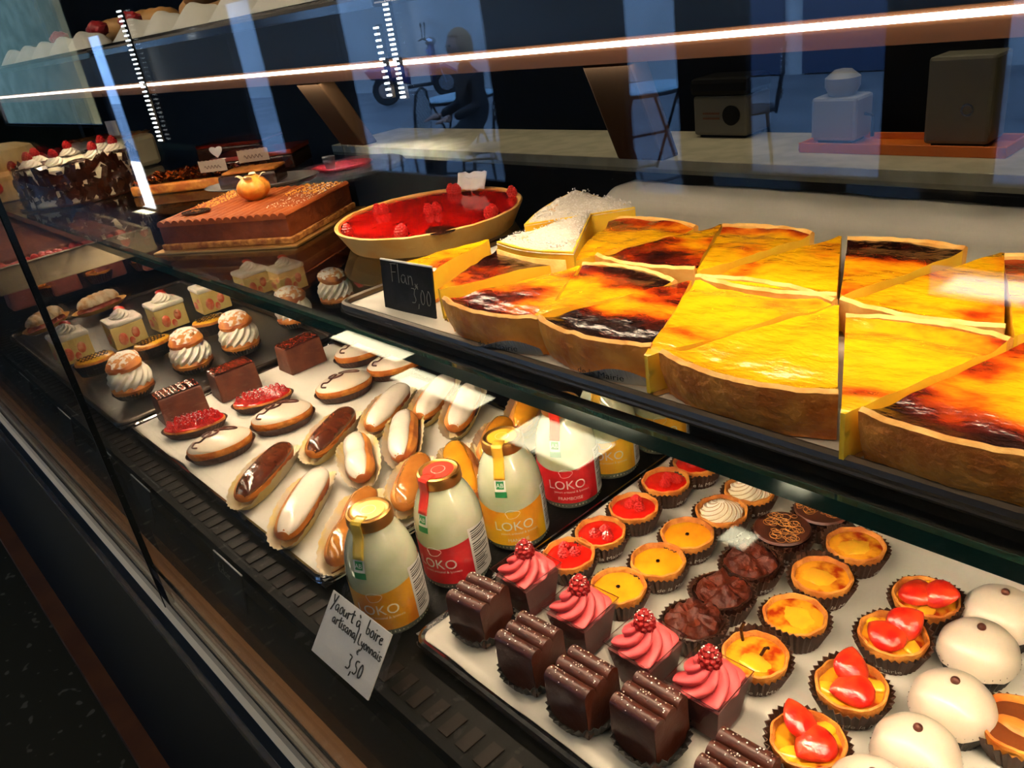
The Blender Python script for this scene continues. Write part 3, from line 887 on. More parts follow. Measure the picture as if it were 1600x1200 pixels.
# lemon meringue
t = tart_base('meringue_tartlet', 'x', 'tartlet', seed=3)
M_MER = pm('torched_meringue', (.93, .82, .58), .5, col2=(.93, .86, .72), ns=30)
sw = swirl(.0218, .016, 11, 1.4, .10, base=.017, seed=1, tip=.35).build('meringue_swirl', M_MER, t)
mb = MB()
for k in range(11):
    pts = []
    for j in range(10):
        tt = .08+.84*j/9
        r_ = (.0222*((1-tt)**.62*.65+.35*(1-tt)))
        a = 2*PI*k/11+1.4*tt*1.7
        pts.append((r_*math.cos(a), r_*math.sin(a), .0172+.016*tt+.0016*(1-tt)+.0006))
    mb.tube(pts, .00032, 4)
mb.build('browned_ridges', pm('toasted_brown', (.45, .20, .03), .5), sw)
trow([(1171, 760), (1127, 793)], .026, t, 'meringue tartlets', ['meringue swirl tartlet partly under the shelf edge, nearer the back', 'meringue swirl tartlet behind the lemon tartlet, nearer the viewer'], [0, 1])
# lemon tartlets with dark dot
t = tart_base('lemon_tartlet', 'x', 'tartlet', seed=6, fill=M_YELJ)
MB().ball((0, 0, .0212), .0022, 1, (1, 1, .6)).build('chocolate_dot', M_DCHOC, t)
trow([(1074, 836), (1028, 878), (966, 918)], .021, t, 'lemon tartlets', ['glossy lemon tartlet with a dark dot, in front of the meringue tartlet', 'glossy lemon tartlet with a dark dot and a broad white glint, middle of three', 'orange-yellow lemon tartlet partly hidden behind a pink cream cup'], [0, .4, 2.5])
# decorated chocolate tartlets
t = tart_base('chocolate_disc_tartlet', 'x', 'tartlet', crust=M_DCHOC, seed=8)
d = MB().lathe([(0, HC+.0035), (.0245, HC+.0035), (.0258, HC+.005), (.0245, HC+.0066), (0, HC+.0066)], 44).build('chocolate_disc', pm('brown_disc', (.075, .020, .010), .35, col2=(.11, .028, .012), ns=50), t)
mb = MB(); rnd = random.Random(4)
for k in range(30):
    a = rnd.uniform(0, 6.28); q = .021*rnd.random()**.5; cx, cy = q*math.cos(a), q*math.sin(a); r_ = rnd.uniform(.003, .0065)
    s0 = rnd.uniform(0, 6); pts = []
    for j in range(22):
        b = s0+j*.33; rr = r_*(1-.018*j)
        px_, py_ = cx+rr*math.cos(b), cy+rr*math.sin(b)*.9
        if math.hypot(px_, py_) < .0235:
            pts.append((px_, py_, HC+.0068))
    if len(pts) > 3:
        mb.tube(pts, .00024, 4)
mb.build('golden_curls', pm('gold_print', (.62, .27, .05), .5), d)
trow([(1285, 795), (1222, 826)], .027, t, 'chocolate disc tartlets', ['chocolate tartlet with golden curls tucked under the shelf edge', 'chocolate tartlet with golden curls, left of the other and nearer the viewer'], [1.1, 0])
# rough chocolate ganache
t = tart_base('ganache_tartlet', 'x', 'tartlet', crust=M_DCHOC, seed=10, lobe=.006)
M_GAN = pm('shiny_ganache', (.12, .017, .005), .4, spec=.3, col2=(.06, .009, .004), ns=60, bump=.9, bs=130)
def gfn(a, q, z):
    x_, y_ = q*math.cos(a), q*math.sin(a)
    return (x_*(1+.1*n3(x_*60, y_*60, 3)), y_*(1+.1*n3(x_*60, y_*60, 7)), z+.0085*n3(x_*95, y_*95, 2)+.004*n3(x_*260, y_*260, 5))
MB().lathe([(.0238, .018), (.0235, .021), (.021, .0245), (.016, .0265), (.010, .0275), (.005, .028), (0, .028)], 56, gfn).build('ganache', M_GAN, t)
trow([(1173, 876), (1128, 922), (1083, 968)], .024, t, 'ganache tartlets', ['rough shiny chocolate tartlet in front of the curled chocolate discs', 'rough shiny chocolate tartlet in the middle of its row of three', 'rough shiny chocolate tartlet partly hidden behind a pink cream cup'], [0, 1.9, 3.6])
# custard fruit tartlets
M_BAKED = pm('baked_apricot', (.93, .38, .015), .15, coat=.9, col2=(.42, .035, .004), ns=42, lo=.46, hi=.58, bump=.2, bs=50)
t = tart_base('custard_tartlet', 'x', 'tartlet', crust=M_CRUST, seed=12, lobe=.007, fill=M_BAKED, fillz=.0195)
MB().ball((-.002, -.002, .0195), .0135, 3, (1.1, .85, .22), jit=.25).build('fruit_half', pm('pear_yellow', (.93, .50, .02), .15, coat=.9, col2=(.9, .38, .02), ns=40), t)
trow([(1337, 852), (1284, 900), (1242, 962)], .022, t, 'custard fruit tartlets', ['browned custard tartlet with a pear half, furthest back beside the curled chocolate discs', 'golden custard tartlet with a pear half, middle of three', 'golden custard tartlet nearest the viewer, left of the strawberry tartlets'], [.9, .2, 2.6])
t = tart_base('custard_tartlet', 'golden custard tartlet with burnt vanilla sticks beside the pink cream cup', 'tartlet', crust=M_CRUST, seed=14, lobe=.007, fill=M_BAKED, fillz=.0195)
MB().tube([(-.016, .008, .02), (-.019, .010, .030), (-.017, .012, .036)], .0013).build('vanilla_stick', M_DCHOC, t)
MB().tube([(.003, .003, .021), (.005, .006, .027), (.008, .006, .029)], .0013).build('vanilla_stick', M_DCHOC, t)
MB().ball((.004, -.006, .0195), .012, 3, (1.1, .8, .22), jit=.25).build('fruit_half', MATS['pear_yellow'], t)
p = at(1180, 1026, ZL+.021); t.location = (p.x, p.y, ZL+.001)
# strawberry tartlets
t = tart_base('strawberry_tartlet', 'x', 'tartlet', crust=M_CRUST, seed=16, lobe=.006, fill=M_BAKED, fillz=.0185)
def strawberry_half(name, par, loc, rot, s=1.0, mat=None):
    def fn(u, v):
        a = PI*u; tt = v
        r = .0118*math.sin(PI*min(1, tt*1.02))**.55*(1-.42*tt)
        return (r*math.cos(a)*1.0, .022*(tt-.45), r*math.sin(a)*.85)
    mb = MB().grid(18, 16, fn)
    mb.grid(6, 16, lambda u, v: (lambda r: (r*(1-2*u), .022*(v-.45), .0003*math.sin(u*PI)))(.0118*math.sin(PI*min(1, v*1.02))**.55*(1-.42*v)))
    o = mb.build(name, mat or M_STRAW, par)
    o.location = loc; o.rotation_euler = rot; o.scale = (s, s, s*.7)
    return o
M_STRCUT = M_STRAW
strawberry_half('strawberry_piece', t, (-.004, .009, .029), (.45, .4, .5), 1.35)
strawberry_half('strawberry_piece', t, (.004, -.005, .0235), (.05, -.15, 2.2), 1.45)
for s_ in (1, -1):
    MB().ball((.012*s_*-1, -.010*s_, .020), .009, 2, (1.0, .7, .3), jit=.2).build('fruit_piece', MATS['pear_yellow'], t)
trow([(1447, 934), (1395, 992), (1330, 1072), (1262, 1157)], .022, t, 'strawberry tartlets', ['strawberry tartlet furthest back, left of the white iced domes', 'strawberry tartlet with zigzag glaze, second from the back', 'strawberry tartlet with a wide brown paper cup, third from the back', 'strawberry tartlet nearest the viewer at the bottom of the frame'], [-1.9, -.9, .1, .7])
# white iced domes
t = thing('iced_dome_cake', 'x', 'cake')
fluted_cup(.021, .0265, .019, seed=3).build('paper_cup', M_LINERK, t, ang=20)
MB().lathe([(0, .002), (.021, .002), (.0255, .016), (.024, .022), (0, .024)], 40).build('sponge', M_DCHOC, t)
def dfn(a, q, z):
    k = 1+.03*n3(math.cos(a)*2, math.sin(a)*2, 4)
    return (q*k*math.cos(a), q*k*math.sin(a), z-(.0022*(1+n3(math.cos(a)*3, math.sin(a)*3, 9)) if q > .026 else 0))
MB().lathe([(.0268, .0175), (.0278, .0185), (.0276, .0215), (.0258, .0275), (.0215, .0335), (.0155, .0382), (.0085, .0412), (.003, .0425), (0, .0428)], 52, dfn).build('white_icing', M_ICING, t)
MB().ball((0, 0, .0435), .0031, 2).build('chocolate_dot', pm('dot_brown', (.10, .02, .008), .35), t)
trow([(1568, 945), (1531, 1000), (1490, 1084), (1432, 1158), (1362, 1228)], .032, t, 'white iced domes', ['white iced dome cake furthest back at the right border', 'white iced dome cake between the furthest one and the lying oval one', 'white iced dome cake in the middle, beside the brown tart at the right border', 'white iced dome cake with a small peak, right of the nearest strawberry tartlet', 'white iced dome cake just peeking in at the bottom border'], [0, .5, 1.2, 2, 2.6])
t = tart_base('chocolate_pear_tartlet', 'reddish brown tartlet cut by the right border of the picture', 'tartlet', crust=M_CRUSTD, seed=18, fill=pm('cocoa_glaze', (.20, .05, .012), .2, coat=.7))
MB().ball((0, 0, .018), .014, 2, (1.2, .6, .3), jit=.3).build('fruit_half', M_CRUSTD, t)
p = at(1592, 1135, ZL+.021); t.location = (p.x, p.y, ZL+.001)

# ridged chocolate cakes
t = thing('ridged_chocolate_cake', 'x', 'cake')
fluted_cup(.023, .029, .013, pleats=30, seed=9).build('paper_cup', M_LINERK, t, ang=20)
mb = MB()
hw = .0195
N_ = 12
prof = []
for i in range(3):
    c = -hw+.0065+i*.013
    for k in range(N_+1):
        a = PI-PI*k/N_
        prof.append((c+.0063*math.cos(a), .040+.0062*math.sin(a)**.9))
poly = [(-hw-.001, .003)]+prof+[(hw+.001, .003)]
for sx in (-1, 1):
    pass
n_ = len(poly)
vs = [(-hw*1.02, y, z) for y, z in poly]+[(hw*1.02, y, z) for y, z in poly]
mb.add(vs, [(i, (i+1) % n_, n_+(i+1) % n_, n_+i) for i in range(n_)])
for s_ in (0, 1):
    # end caps as quads down to the base
    x_ = (-1 if s_ == 0 else 1)*hw*1.02
    o_ = [(x_, y, z) for y, z in prof]+[(x_, y, .003) for y, z in prof]
    k = len(prof)
    mb.add(o_, [(i, i+1, k+i+1, k+i) for i in range(k-1)])
cake = mb.build('ridged_body', M_CHOC, t)
def ar(rnd):
    i = rnd.choice((0, 1, 2)); c = -hw+.0065+i*.013
    a = rnd.gauss(PI/2, .45)
    return (rnd.uniform(-.018, .018), c+.0063*math.cos(a), .0402+.0062*abs(math.sin(a)))
crystals(60, ar, .00062, 5).build('sugar_specks', M_SUGAR, cake)
trow([(748, 938), (828, 1005), (909, 1064), (1014, 1108), (1152, 1206)], .034, t, 'ridged chocolate cakes', ['ridged chocolate cake in the tray corner, closest to the bottles', 'ridged chocolate cake second from the bottles', 'ridged chocolate cake third from the bottles, below the sugared raspberry cup', 'ridged chocolate cake fourth from the bottles, left of the nearest pink cream cup', 'ridged chocolate cake cut by the bottom border of the picture'], [.15, .08, .05, .02, .05])

# pink cream cups
t = thing('pink_cream_cup', 'x', 'dessert')
ro, rb, hh = .0232, .0165, .044
def sqr(r, z): return [(-r, -r, z), (r, -r, z), (r, r, z), (-r, r, z)]
mb = MB()
rings = sqr(rb, 0)+sqr(ro, hh)+sqr(ro-.0009, hh)+sqr(rb-.0007, .0012)
fs = [(3, 2, 1, 0), (12, 13, 14, 15)]
for k in range(3):
    for i in range(4):
        j = (i+1) % 4
        fs.append((4*k+i, 4*k+j, 4*k+4+j, 4*k+4+i))
mb.add(rings, fs)
c_ = mb.build('clear_plastic_cup', M_PLASTIC, t, smooth=False)
MB().tube([Vector(q) for q in sqr(ro-.0004, hh)], .0005, 6, closed=True).build('cup_rim', glass('rim_plastic', (.8, .8, .8), .22), c_, smooth=False)
def layer(z0, z1, mat, name):
    f = lambda z: rb+(ro-rb)*z/hh-.0016
    mb = MB(); a = f(z0); b = f(z1)
    mb.add(sqr(a, z0)+sqr(b, z1), [(3, 2, 1, 0), (4, 5, 6, 7)]+[(i, (i+1) % 4, 4+(i+1) % 4, 4+i) for i in range(4)])
    mb.build(name, mat, t, smooth=False)
layer(.0016, .013, pm('berry_jelly', (.28, .012, .014), .3), 'jelly_layer')
layer(.0132, .037, M_PINKD, 'mousse_layer')
swirl(.0232, .025, 7, 1.25, .30, base=.036, sq=.45, seed=2).build('pink_swirl', M_PINK, t)
rp = raspberry(MB(), (.001, .001, .053), .0094, .0175).build('raspberry', M_RASP, t)
crystals(20, lambda r: (lambda a, q: (.001+.0075*q*math.cos(a), .001+.0075*q*math.sin(a), .0710-.0050*q*q))(r.uniform(0, 6.28), r.random()), .0007, 3).build('icing_sugar', M_SUGAR, rp)
trow([(820, 877), (905, 934), (1006, 990), (1107, 1048)], .050, t, 'pink cream cups', ['pink cream cup beside the orange bottle, highest in the picture', 'pink cream cup with a big sugared raspberry, second from the bottles', 'pink cream cup with a sugared dark raspberry, third from the bottles', 'pink cream cup nearest the viewer with a bright pointed raspberry'], [0, .06, 0, .03])

# ------------------------------------------------------------------ eclairs on the left-hand tray
def px_line(a, b, z):
    A, B = at(a[0], a[1], z), at(b[0], b[1], z)
    return (A+B)/2, math.atan2(B.y-A.y, B.x-A.x), (B-A).length
M_CHOUX = pm('choux_pastry', (.72, .27, .045), .5, col2=(.42, .10, .015), ns=30, bump=.4, bs=110, bd=.002)
M_ICW = pm('white_fondant', (.76, .67, .56), .22, coat=.7, bump=.3, bs=45)
M_ICC = pm('chocolate_fondant', (.085, .018, .007), .14, coat=.9, bump=.35, bs=60, col2=(.12, .03, .012), ns=25)
M_ICF = pm('coffee_fondant', (.52, .19, .03), .14, coat=.9, bump=.25, bs=45, col2=(.42, .14, .02), ns=20)
M_ICO = pm('caramel_fondant', (.80, .33, .015), .12, coat=.9, bump=.2, bs=35, col2=(.7, .24, .01), ns=20)
def eclair(name, label, L, icing, seed, cat='eclair', waist=0):
    t = thing(name, label, cat)
    hw, h = .0185, .031
    def body(u, v):
        a = 2*PI*u; s = 2*v-1
        e = (1-abs(s)**3.2)**.5 if abs(s) < 1 else 0
        e *= 1-waist*math.exp(-(s*3)**2)
        groove = 1+.035*math.sin(11*a)+.05*n3(math.cos(a)*2, s*3, seed)
        return (L/2*s, hw*e*math.cos(a)*groove, .003+h/2*.95+(h/2)*e*math.sin(a)*groove)
    MB().grid(44, 30, body).build('choux_shell', M_CHOUX, t)
    def ice(u, v):
        s = 2*v-1; q = (2*u-1)
        sl = s*.95
        e = (1-abs(sl)**3.2)**.5
        e *= 1-waist*math.exp(-(s*3)**2)
        wob = 1+.10*n3(s*2.5, 0, seed+3)
        a = PI/2+.42-q*1.02*wob
        edge = (1-q**8)*(1-abs(s)**12)
        k = 1.0+.085*edge+.02*n3(s*4, q*2, seed)
        return (L/2*sl, hw*e*math.cos(a)*k, .003+h/2*.95+(h/2)*e*math.sin(a)*k+.0006*edge)
    MB().grid(26, 34, ice).build('fondant', icing, t)
    # pleated paper holder
    def paper(u, v):
        a = 2*PI*u; n = 72; k = round(u*n)
        z = v
        ca, sa = math.cos(a), math.sin(a)
        g = (abs(ca)**2.6+abs(sa)**2.6)**(-1/2.6)
        off = (.0009 if k % 2 else -.0009)*z
        hgt = .010+.013*abs(sa)**2+.003*n3(ca*3, sa*3, seed)
        return ((L/2*.95+z*.013+off)*ca*g, (hw*.84+z*.0115+off)*sa*g, .0006+z*hgt)
    MB().grid(72, 5, paper).add([paper(i/72, 0) for i in range(72)], [list(range(72))]).build('paper_holder', M_LINERY, t, ang=25)
    return t
def place_line(t, a, b, z, flip=False):
    c, r, l = px_line(a, b, z)
    t.location = (c.x, c.y, ZL+.001); t.rotation_euler = (0, 0, r+(PI if flip else 0))
ec = [
 ((378, 758), (440, 692), M_ICC, 'chocolate eclair', 'chocolate-glazed eclair beside the nearest oval iced cake', .125, 0),
 ((440, 820), (497, 728), M_ICW, 'white', 'plain white-glazed eclair at the front edge of the tray', .135, 0),
 ((488, 692), (540, 636), M_ICC, 'c', 'shiny chocolate-glazed eclair behind the white ones, in the middle of the tray', .12, 0),
 ((520, 858), (572, 758), M_ICF, 'f', 'coffee-glazed eclair at the tray corner beside the nearest bottle', .135, .18),
 ((553, 668), (563, 738), M_ICW, 'w', 'short fat white-glazed eclair in the middle of the tray', .115, .1),
 ((632, 635), (624, 705), M_ICW, 'w', 'broad white-glazed eclair with wrinkled icing behind the red-capped bottle', .125, 0),
 ((577, 655), (628, 596), M_ICW, 'w', 'white-glazed eclair leaning on its side behind the short fat one', .125, 0),
 ((656, 636), (697, 583), M_ICW, 'w', 'white-glazed eclair near the back, under the shelf edge', .12, 0),
 ((708, 652), (735, 597), M_ICW, 'w', 'white-glazed eclair at the back beside the orange bottle cap', .125, 0),
 ((706, 682), (738, 765), M_ICO, 'o', 'bright caramel-glazed eclair between the red and the orange bottle', .13, 0),
 ((625, 775), (655, 705), M_ICF, 'f', 'pale coffee-glazed eclair squeezed between the two nearest bottles', .108, 0),
 ((760, 702), (784, 650), M_ICO, 'o', 'caramel-glazed eclair mostly hidden behind the orange bottle cap', .10, 0),
 ((812, 650), (832, 602), M_ICO, 'o', 'caramel-glazed eclair at the back right, under the shelf edge', .12, 0)]
for i, (a, b, mt, _, lb, L, ws) in enumerate(ec):
    t = eclair('eclair', lb, L, mt, i*3.7, waist=ws)
    t['group'] = 'eclairs on the baking tray'
    place_line(t, a, b, ZL+.030)
# oval iced cakes with a chocolate flourish
def oval(name, cat, fill, L, Wd, H, liner=M_LINER, dome=.010, crust=M_CRUST, lh=.012):
    t = thing(name, 'x', cat)
    def ov(k, z, s=1):
        return lambda a: (L/2*k*math.cos(a), Wd/2*k*math.sin(a)*(1-.12*math.cos(a)**2), z)
    def lay(rows, n=56, pl=0):
        vs = []; mb = MB()
        for k, z in rows:
            for i in range(n):
                a = 2*PI*i/n
                kk = k+((.012 if i % 2 else -.012) if pl and k > .8 else 0)
                g = 1+.012*n3(math.cos(a)*3, math.sin(a)*3, z*50)
                vs.append((L/2*kk*g*math.cos(a), Wd/2*kk*g*math.sin(a), z))
        fs = [(j*n+i, j*n+(i+1) % n, (j+1)*n+(i+1) % n, (j+1)*n+i) for j in range(len(rows)-1) for i in range(n)]
        return mb.add(vs, fs)
    lay([(0, .0005), (.86, .0005), (1.0, lh*.75), (1.07, lh), (1.06, lh+.0005), (.99, lh*.79)], 80, 1).build('paper_cup', liner, t, ang=20)
    lay([(0, .002), (.82, .002), (.97, H*.55), (1.0, H*.85), (.98, H), (.93, H+.001), (0, H)]).build('crust', crust, t)
    f = lay([(.965, H-.001), (.95, H+.0015), (.88, H+.002+dome*.25), (.7, H+.002+dome*.62), (.45, H+.002+dome*.88), (.2, H+.002+dome*.98), (0, H+.002+dome)]).build('filling', fill, t)
    return t, f
t, f_ = oval('iced_oval_cake', 'cake', M_ICING, .088, .060, .020)
def dome_z(x_, y_, L=.088, Wd=.06, H=.02, d=.010):
    k = min(1, math.hypot(x_/(L/2), y_/(Wd/2)))
    return H+.002+d*(1-k**2.1)
kp = [(-.030, -.008), (-.035, -.001), (-.030, .005), (-.024, .000), (-.016, .004), (-.006, .012), (-.008, .018), (-.016, .017), (-.018, .009), (-.010, .003), (.000, .004), (.004, .011), (-.001, .016), (.008, .018), (.022, .013), (.027, .006), (.020, .004), (.008, .010), (.000, .014)]
def smooth_path(kp, n=5):
    P = [Vector((x_, y_, 0)) for x_, y_ in kp]; out = []
    for i in range(len(P)-1):
        a, b, c, d = P[max(0, i-1)], P[i], P[i+1], P[min(len(P)-1, i+2)]
        for k in range(n):
            u = k/n
            out.append(.5*((2*b)+(c-a)*u+(2*a-5*b+4*c-d)*u*u+(3*b-a-3*c+d)*u**3))
    return out+[P[-1]]
pts = [(q.x, q.y-.005, dome_z(q.x, q.y-.005)+.0014) for q in smooth_path(kp)]
MB().tube(pts, .0013, 6).build('chocolate_flourish', pm('flourish_brown', (.10, .022, .010), .3), f_)
L_ = Line(t, 'oval iced cakes')
for a, b, lb in (((295, 705), (388, 672), 'oval white iced cake with a chocolate loop, nearest the tray front'), ((393, 660), (485, 630), 'oval white iced cake with a chocolate loop, between the raspberry tart and the chocolate eclair'),
                 ((492, 612), (580, 582), 'oval white iced cake with a chocolate loop, behind the shiny chocolate eclair'), ((527, 556), (597, 533), 'oval white iced cake furthest back on the tray'),
                 ((575, 576), (655, 553), 'oval white iced cake at the back with a white glare beside it')):
    c, r, l = px_line(a, b, ZL+.022)
    L_.put((c.x, c.y, ZL+.001), r, lb)
# oval raspberry tarts
t, f_ = oval('oval_raspberry_tart', 'tart', M_REDJ, .088, .052, .014, dome=.003)
rnd = random.Random(2); mb = MB()
for i in range(9):
    for j in range(4):
        x_ = -.033+.0083*i; y_ = -.0165+.011*j
        if (x_/.040)**2+(y_/.023)**2 < 1:
            raspberry(mb, (x_+rnd.uniform(-.001, .001), y_+rnd.uniform(-.001, .001), .012), .0055, .011)
b_ = mb.build('raspberries', pm('dark_raspberry', (.42, .008, .010), .25, coat=.5, col2=(.6, .02, .015), ns=70), t)
tag(b_, kind='stuff')
crystals(160, lambda r: (lambda a, q: (.036*q*math.cos(a), .021*q*math.sin(a), .0242))(r.uniform(0, 6.28), r.random()**.7), .0006, 8).build('sugar_specks', M_SUGAR, b_)
L_ = Line(t, 'oval raspberry tarts')
for a, b, lb in (((257, 667), (346, 645), 'oval raspberry tart dusted with sugar, nearest the tray front'), ((366, 628), (450, 605), 'oval raspberry tart with piled berries, behind the nearer oval one')):
    c, r, l = px_line(a, b, ZL+.02)
    L_.put((c.x, c.y, ZL+.001), r, lb)
# chocolate bars
t = thing('chocolate_bar_cake', 'x', 'cake')
b_ = MB().add([(-.023, -.034, 0), (.023, -.034, 0), (.023, .034, 0), (-.023, .034, 0), (-.018, -.033, .044), (.018, -.033, .044), (.018, .033, .044), (-.018, .033, .044)],
         [(3, 2, 1, 0), (4, 5, 6, 7), (0, 1, 5, 4), (1, 2, 6, 5), (2, 3, 7, 6), (3, 0, 4, 7)]).build('cake_body', pm('cocoa_coating', (.11, .030, .014), .4, col2=(.17, .05, .022), ns=35, bump=.3, bs=70), t, bevel=.002, smooth=False)
MB().grid(10, 24, lambda u, v: (-.0175+.035*u, -.032+.064*v, .0452+.0012*abs(math.sin(v*16))+.0006*n3(u*6, v*9, 2))).build('ribbed_glaze', pm('red_brown_glaze', (.16, .022, .010), .12, coat=1), b_)
L_ = Line(t, 'chocolate bar cakes')
for (u, v), rz, lb in (((466, 541), .02, 'tall chocolate bar cake furthest back on the paper, right of the cream puffs'), ((362, 581), -.05, 'tall chocolate bar cake in the middle, behind the piled raspberry tart'), ((277, 617), -.06, 'tall chocolate bar cake nearest the front, behind the sugared raspberry tart')):
    p = at(u, v, ZL+.036); L_.put((p.x, p.y, ZL+.001), rz, lb)

# ------------------------------------------------------------------ cream puffs and cakes further left
t = thing('cream_puff', 'x', 'pastry')
fluted_cup(.030, .037, .012, pleats=36, seed=2).build('paper_cup', M_LINERK, t, ang=20)
def bun(a, q, z):
    g = 1+.06*n3(math.cos(a)*2.2, math.sin(a)*2.2, z*40)
    return (q*g*math.cos(a), q*g*math.sin(a), z)
MB().lathe([(0, .002), (.028, .002), (.0355, .010), (.037, .018), (.033, .024), (0, .024)], 44, bun).build('pastry_base', M_CHOUX, t)
MB().grid(96, 30, lambda u, v: (lambda a, r: (r*math.cos(a), r*math.sin(a), .018+.040*v))(2*PI*u, (.031+.0055*math.sin(PI*v**.8))*(1-.25*v**3)*(1+.075*math.sin(13*(2*PI*u)-15*v)+.03*n3(math.cos(2*PI*u)*4, math.sin(2*PI*u)*4, v*8)))).build('whipped_cream', M_WCREAM, t)
lid = MB().lathe([(.024, .053), (.030, .056), (.031, .062), (.026, .070), (.016, .0755), (0, .078)], 40, lambda a, q, z: bun(a, q*(1+.08*math.sin(3*a)), z+.16*q*math.cos(a-.3))).build('pastry_lid', M_CHOUX, t)
MB().lathe([(.0285, .0655), (.025, .0715), (.016, .0765), (0, .0788)], 36, lambda a, q, z: bun(a, q*(1+.12*n3(math.cos(a)*3, math.sin(a)*3, 7)), z+.16*q*math.cos(a-.3)+.0007)).build('icing_sugar', pm('sugar_dusting', (.80, .74, .66), .9, col2=(.62, .24, .05), ns=85, lo=.50, hi=.58, bump=.6, bs=400), lid)
L_ = Line(t, 'cream puffs')
for u, v, rz, lb in ((198, 578, 2.0, 'cream puff nearest the front, left of the tall chocolate bar cake'), (293, 540, 2.2, 'cream puff second from the front'), (369, 512, 2.4, 'cream puff in the middle of the row of five'), (455, 472, 2.9, 'cream puff fourth from the front, crossed by the shelf edge'), (521, 442, 3.1, 'cream puff furthest back beside the flan tray')):
    p = at(u, v, ZL+.045); L_.put((p.x, p.y, ZL+.001), rz, lb, .92)
# strawberry cream cubes
t = thing('strawberry_cream_cube', 'x', 'cake')
M_FRA = pm('vanilla_sponge', (.80, .62, .22), .6, col2=(.72, .50, .15), ns=30)
b_ = MB().box(-.026, .026, -.031, .031, .001, .046).build('sponge_body', M_FRA, t, bevel=.0015, smooth=False)
MB().box(-.028, .028, -.033, .033, .0455, .056).build('cream_top', M_WCREAM, t, bevel=.004, smooth=False)
s_ = swirl(.022, .018, 8, 1.3, .18, base=.055, seed=4).build('cream_swirl', M_WCREAM, t)
for face, items in (('x', ((.012, .026, .0095), (-.013, .020, .011), (.002, .012, .007))), ('y', ((-.008, .016, .0105), (.016, .030, .006)))):
    for c_, z_, r_ in items:
        mt_ = Matrix.Translation((.0262, c_, z_) if face == 'x' else (c_, -.0312, z_)) @ (Matrix.Rotation(PI/2, 4, 'Y') if face == 'x' else Matrix.Rotation(PI/2, 4, 'X'))
        MB().lathe([(0, .0012), (r_*.8, .001), (r_, -.001)], 20, lambda a, q, z: (q*1.25*math.cos(a), q*.85*math.sin(a), z), mat=mt_).build('strawberry_slice', pm('cut_strawberry', (.72, .12, .05), .35, col2=(.8, .35, .2), ns=90), b_)
strawberry_half('strawberry_piece', t, (-.012, .006, .068), (0, .2, .8), 1.1)
L_ = Line(t, 'strawberry cream cubes')
for u, v, lb in ((106, 528, 'strawberry cream cube nearest the front, beside the glass joint'), (191, 504, 'strawberry cream cube second from the front'), (256, 478, 'strawberry cream cube third from the front, with a strawberry on top'), (325, 452, 'strawberry cream cube crossed by the green shelf edge'), (391, 428, 'strawberry cream cube seen through the shelf below the chocolate slab cake'), (446, 421, 'strawberry cream cube furthest right, seen through the shelf glass')):
    p = at(u, v, ZL+.045); L_.put((p.x, p.y, ZL+.001), random.uniform(-.05, .05), lb)
# caramel ovals with dark writing
t, f_ = oval('oval_caramel_tart', 'tart', pm('caramel_yellow', (.90, .46, .03), .2, coat=.7, col2=(.8, .33, .02), ns=40), .070, .052, .026, liner=M_LINERK, dome=.0015, lh=.022)
mb = MB()
for k in range(3):
    pts = [(-.026+.00098*j, -.010+.010*k+.0035*math.sin(j*.9+k)*(1 if k != 1 else 1.5), .0302) for j in range(52)]
    mb.tube(pts, .0008, 4)
mb.build('dark_scribble', M_DCHOC, f_)
L_ = Line(t, 'oval caramel tarts')
for a, b, lb in (((293, 507), (362, 487), 'oval caramel tart with dark scribble, furthest back beside the middle cream puff'), ((205, 545), (266, 518), 'oval caramel tart with dark scribble in the middle of three'), ((106, 572), (185, 543), 'oval caramel tart with dark scribble, nearest the front')):
    c, r, l = px_line(a, b, ZL+.03); L_.put((c.x, c.y, ZL+.001), r, lb)
# torched meringue boats
t = thing('meringue_boat', 'x', 'pastry')
MB().grid(40, 3, lambda u, v: (lambda a: (.066*(.6+.4*v if v else .6)*math.cos(a), .030*(.6+.4*v)*math.sin(a), .001+.012*v*v))(2*PI*u)).build('paper_boat', M_CREAMR, t)
MB().ball((0, 0, .010), .028, 3, (1.9, .85, .42), jit=.15).build('rhubarb_layer', pm('pink_compote', (.50, .07, .05), .25, coat=.6, col2=(.65, .2, .12), ns=60, bump=.4, bs=70), t)
M_TOR = pm('torched_white', (.80, .66, .44), .45, col2=(.55, .26, .07), ns=45)
MB().grid(28, 70, lambda u, v: (lambda a, s, e: (.050*s, .019*e*math.cos(a)*(1+.16*abs(math.sin(v*22))), .021+.019*e*(.6+.4*math.sin(a))*math.sin(a)*(1+.12*abs(math.sin(v*22)))*(1 if math.sin(a) > 0 else .3)))(2*PI*u, 2*v-1, (max(0, 1-abs(2*v-1)**4))**.5)).build('torched_meringue', M_TOR, t)
L_ = Line(t, 'torched meringue boats')
for a, b, lb in (((100, 487), (200, 447), 'torched meringue boat further back, above the strawberry cream cubes'), ((28, 515), (105, 473), 'torched meringue boat nearest the left border')):
    c, r, l = px_line(a, b, ZL+.03); L_.put((c.x, c.y, ZL+.001), r, lb)
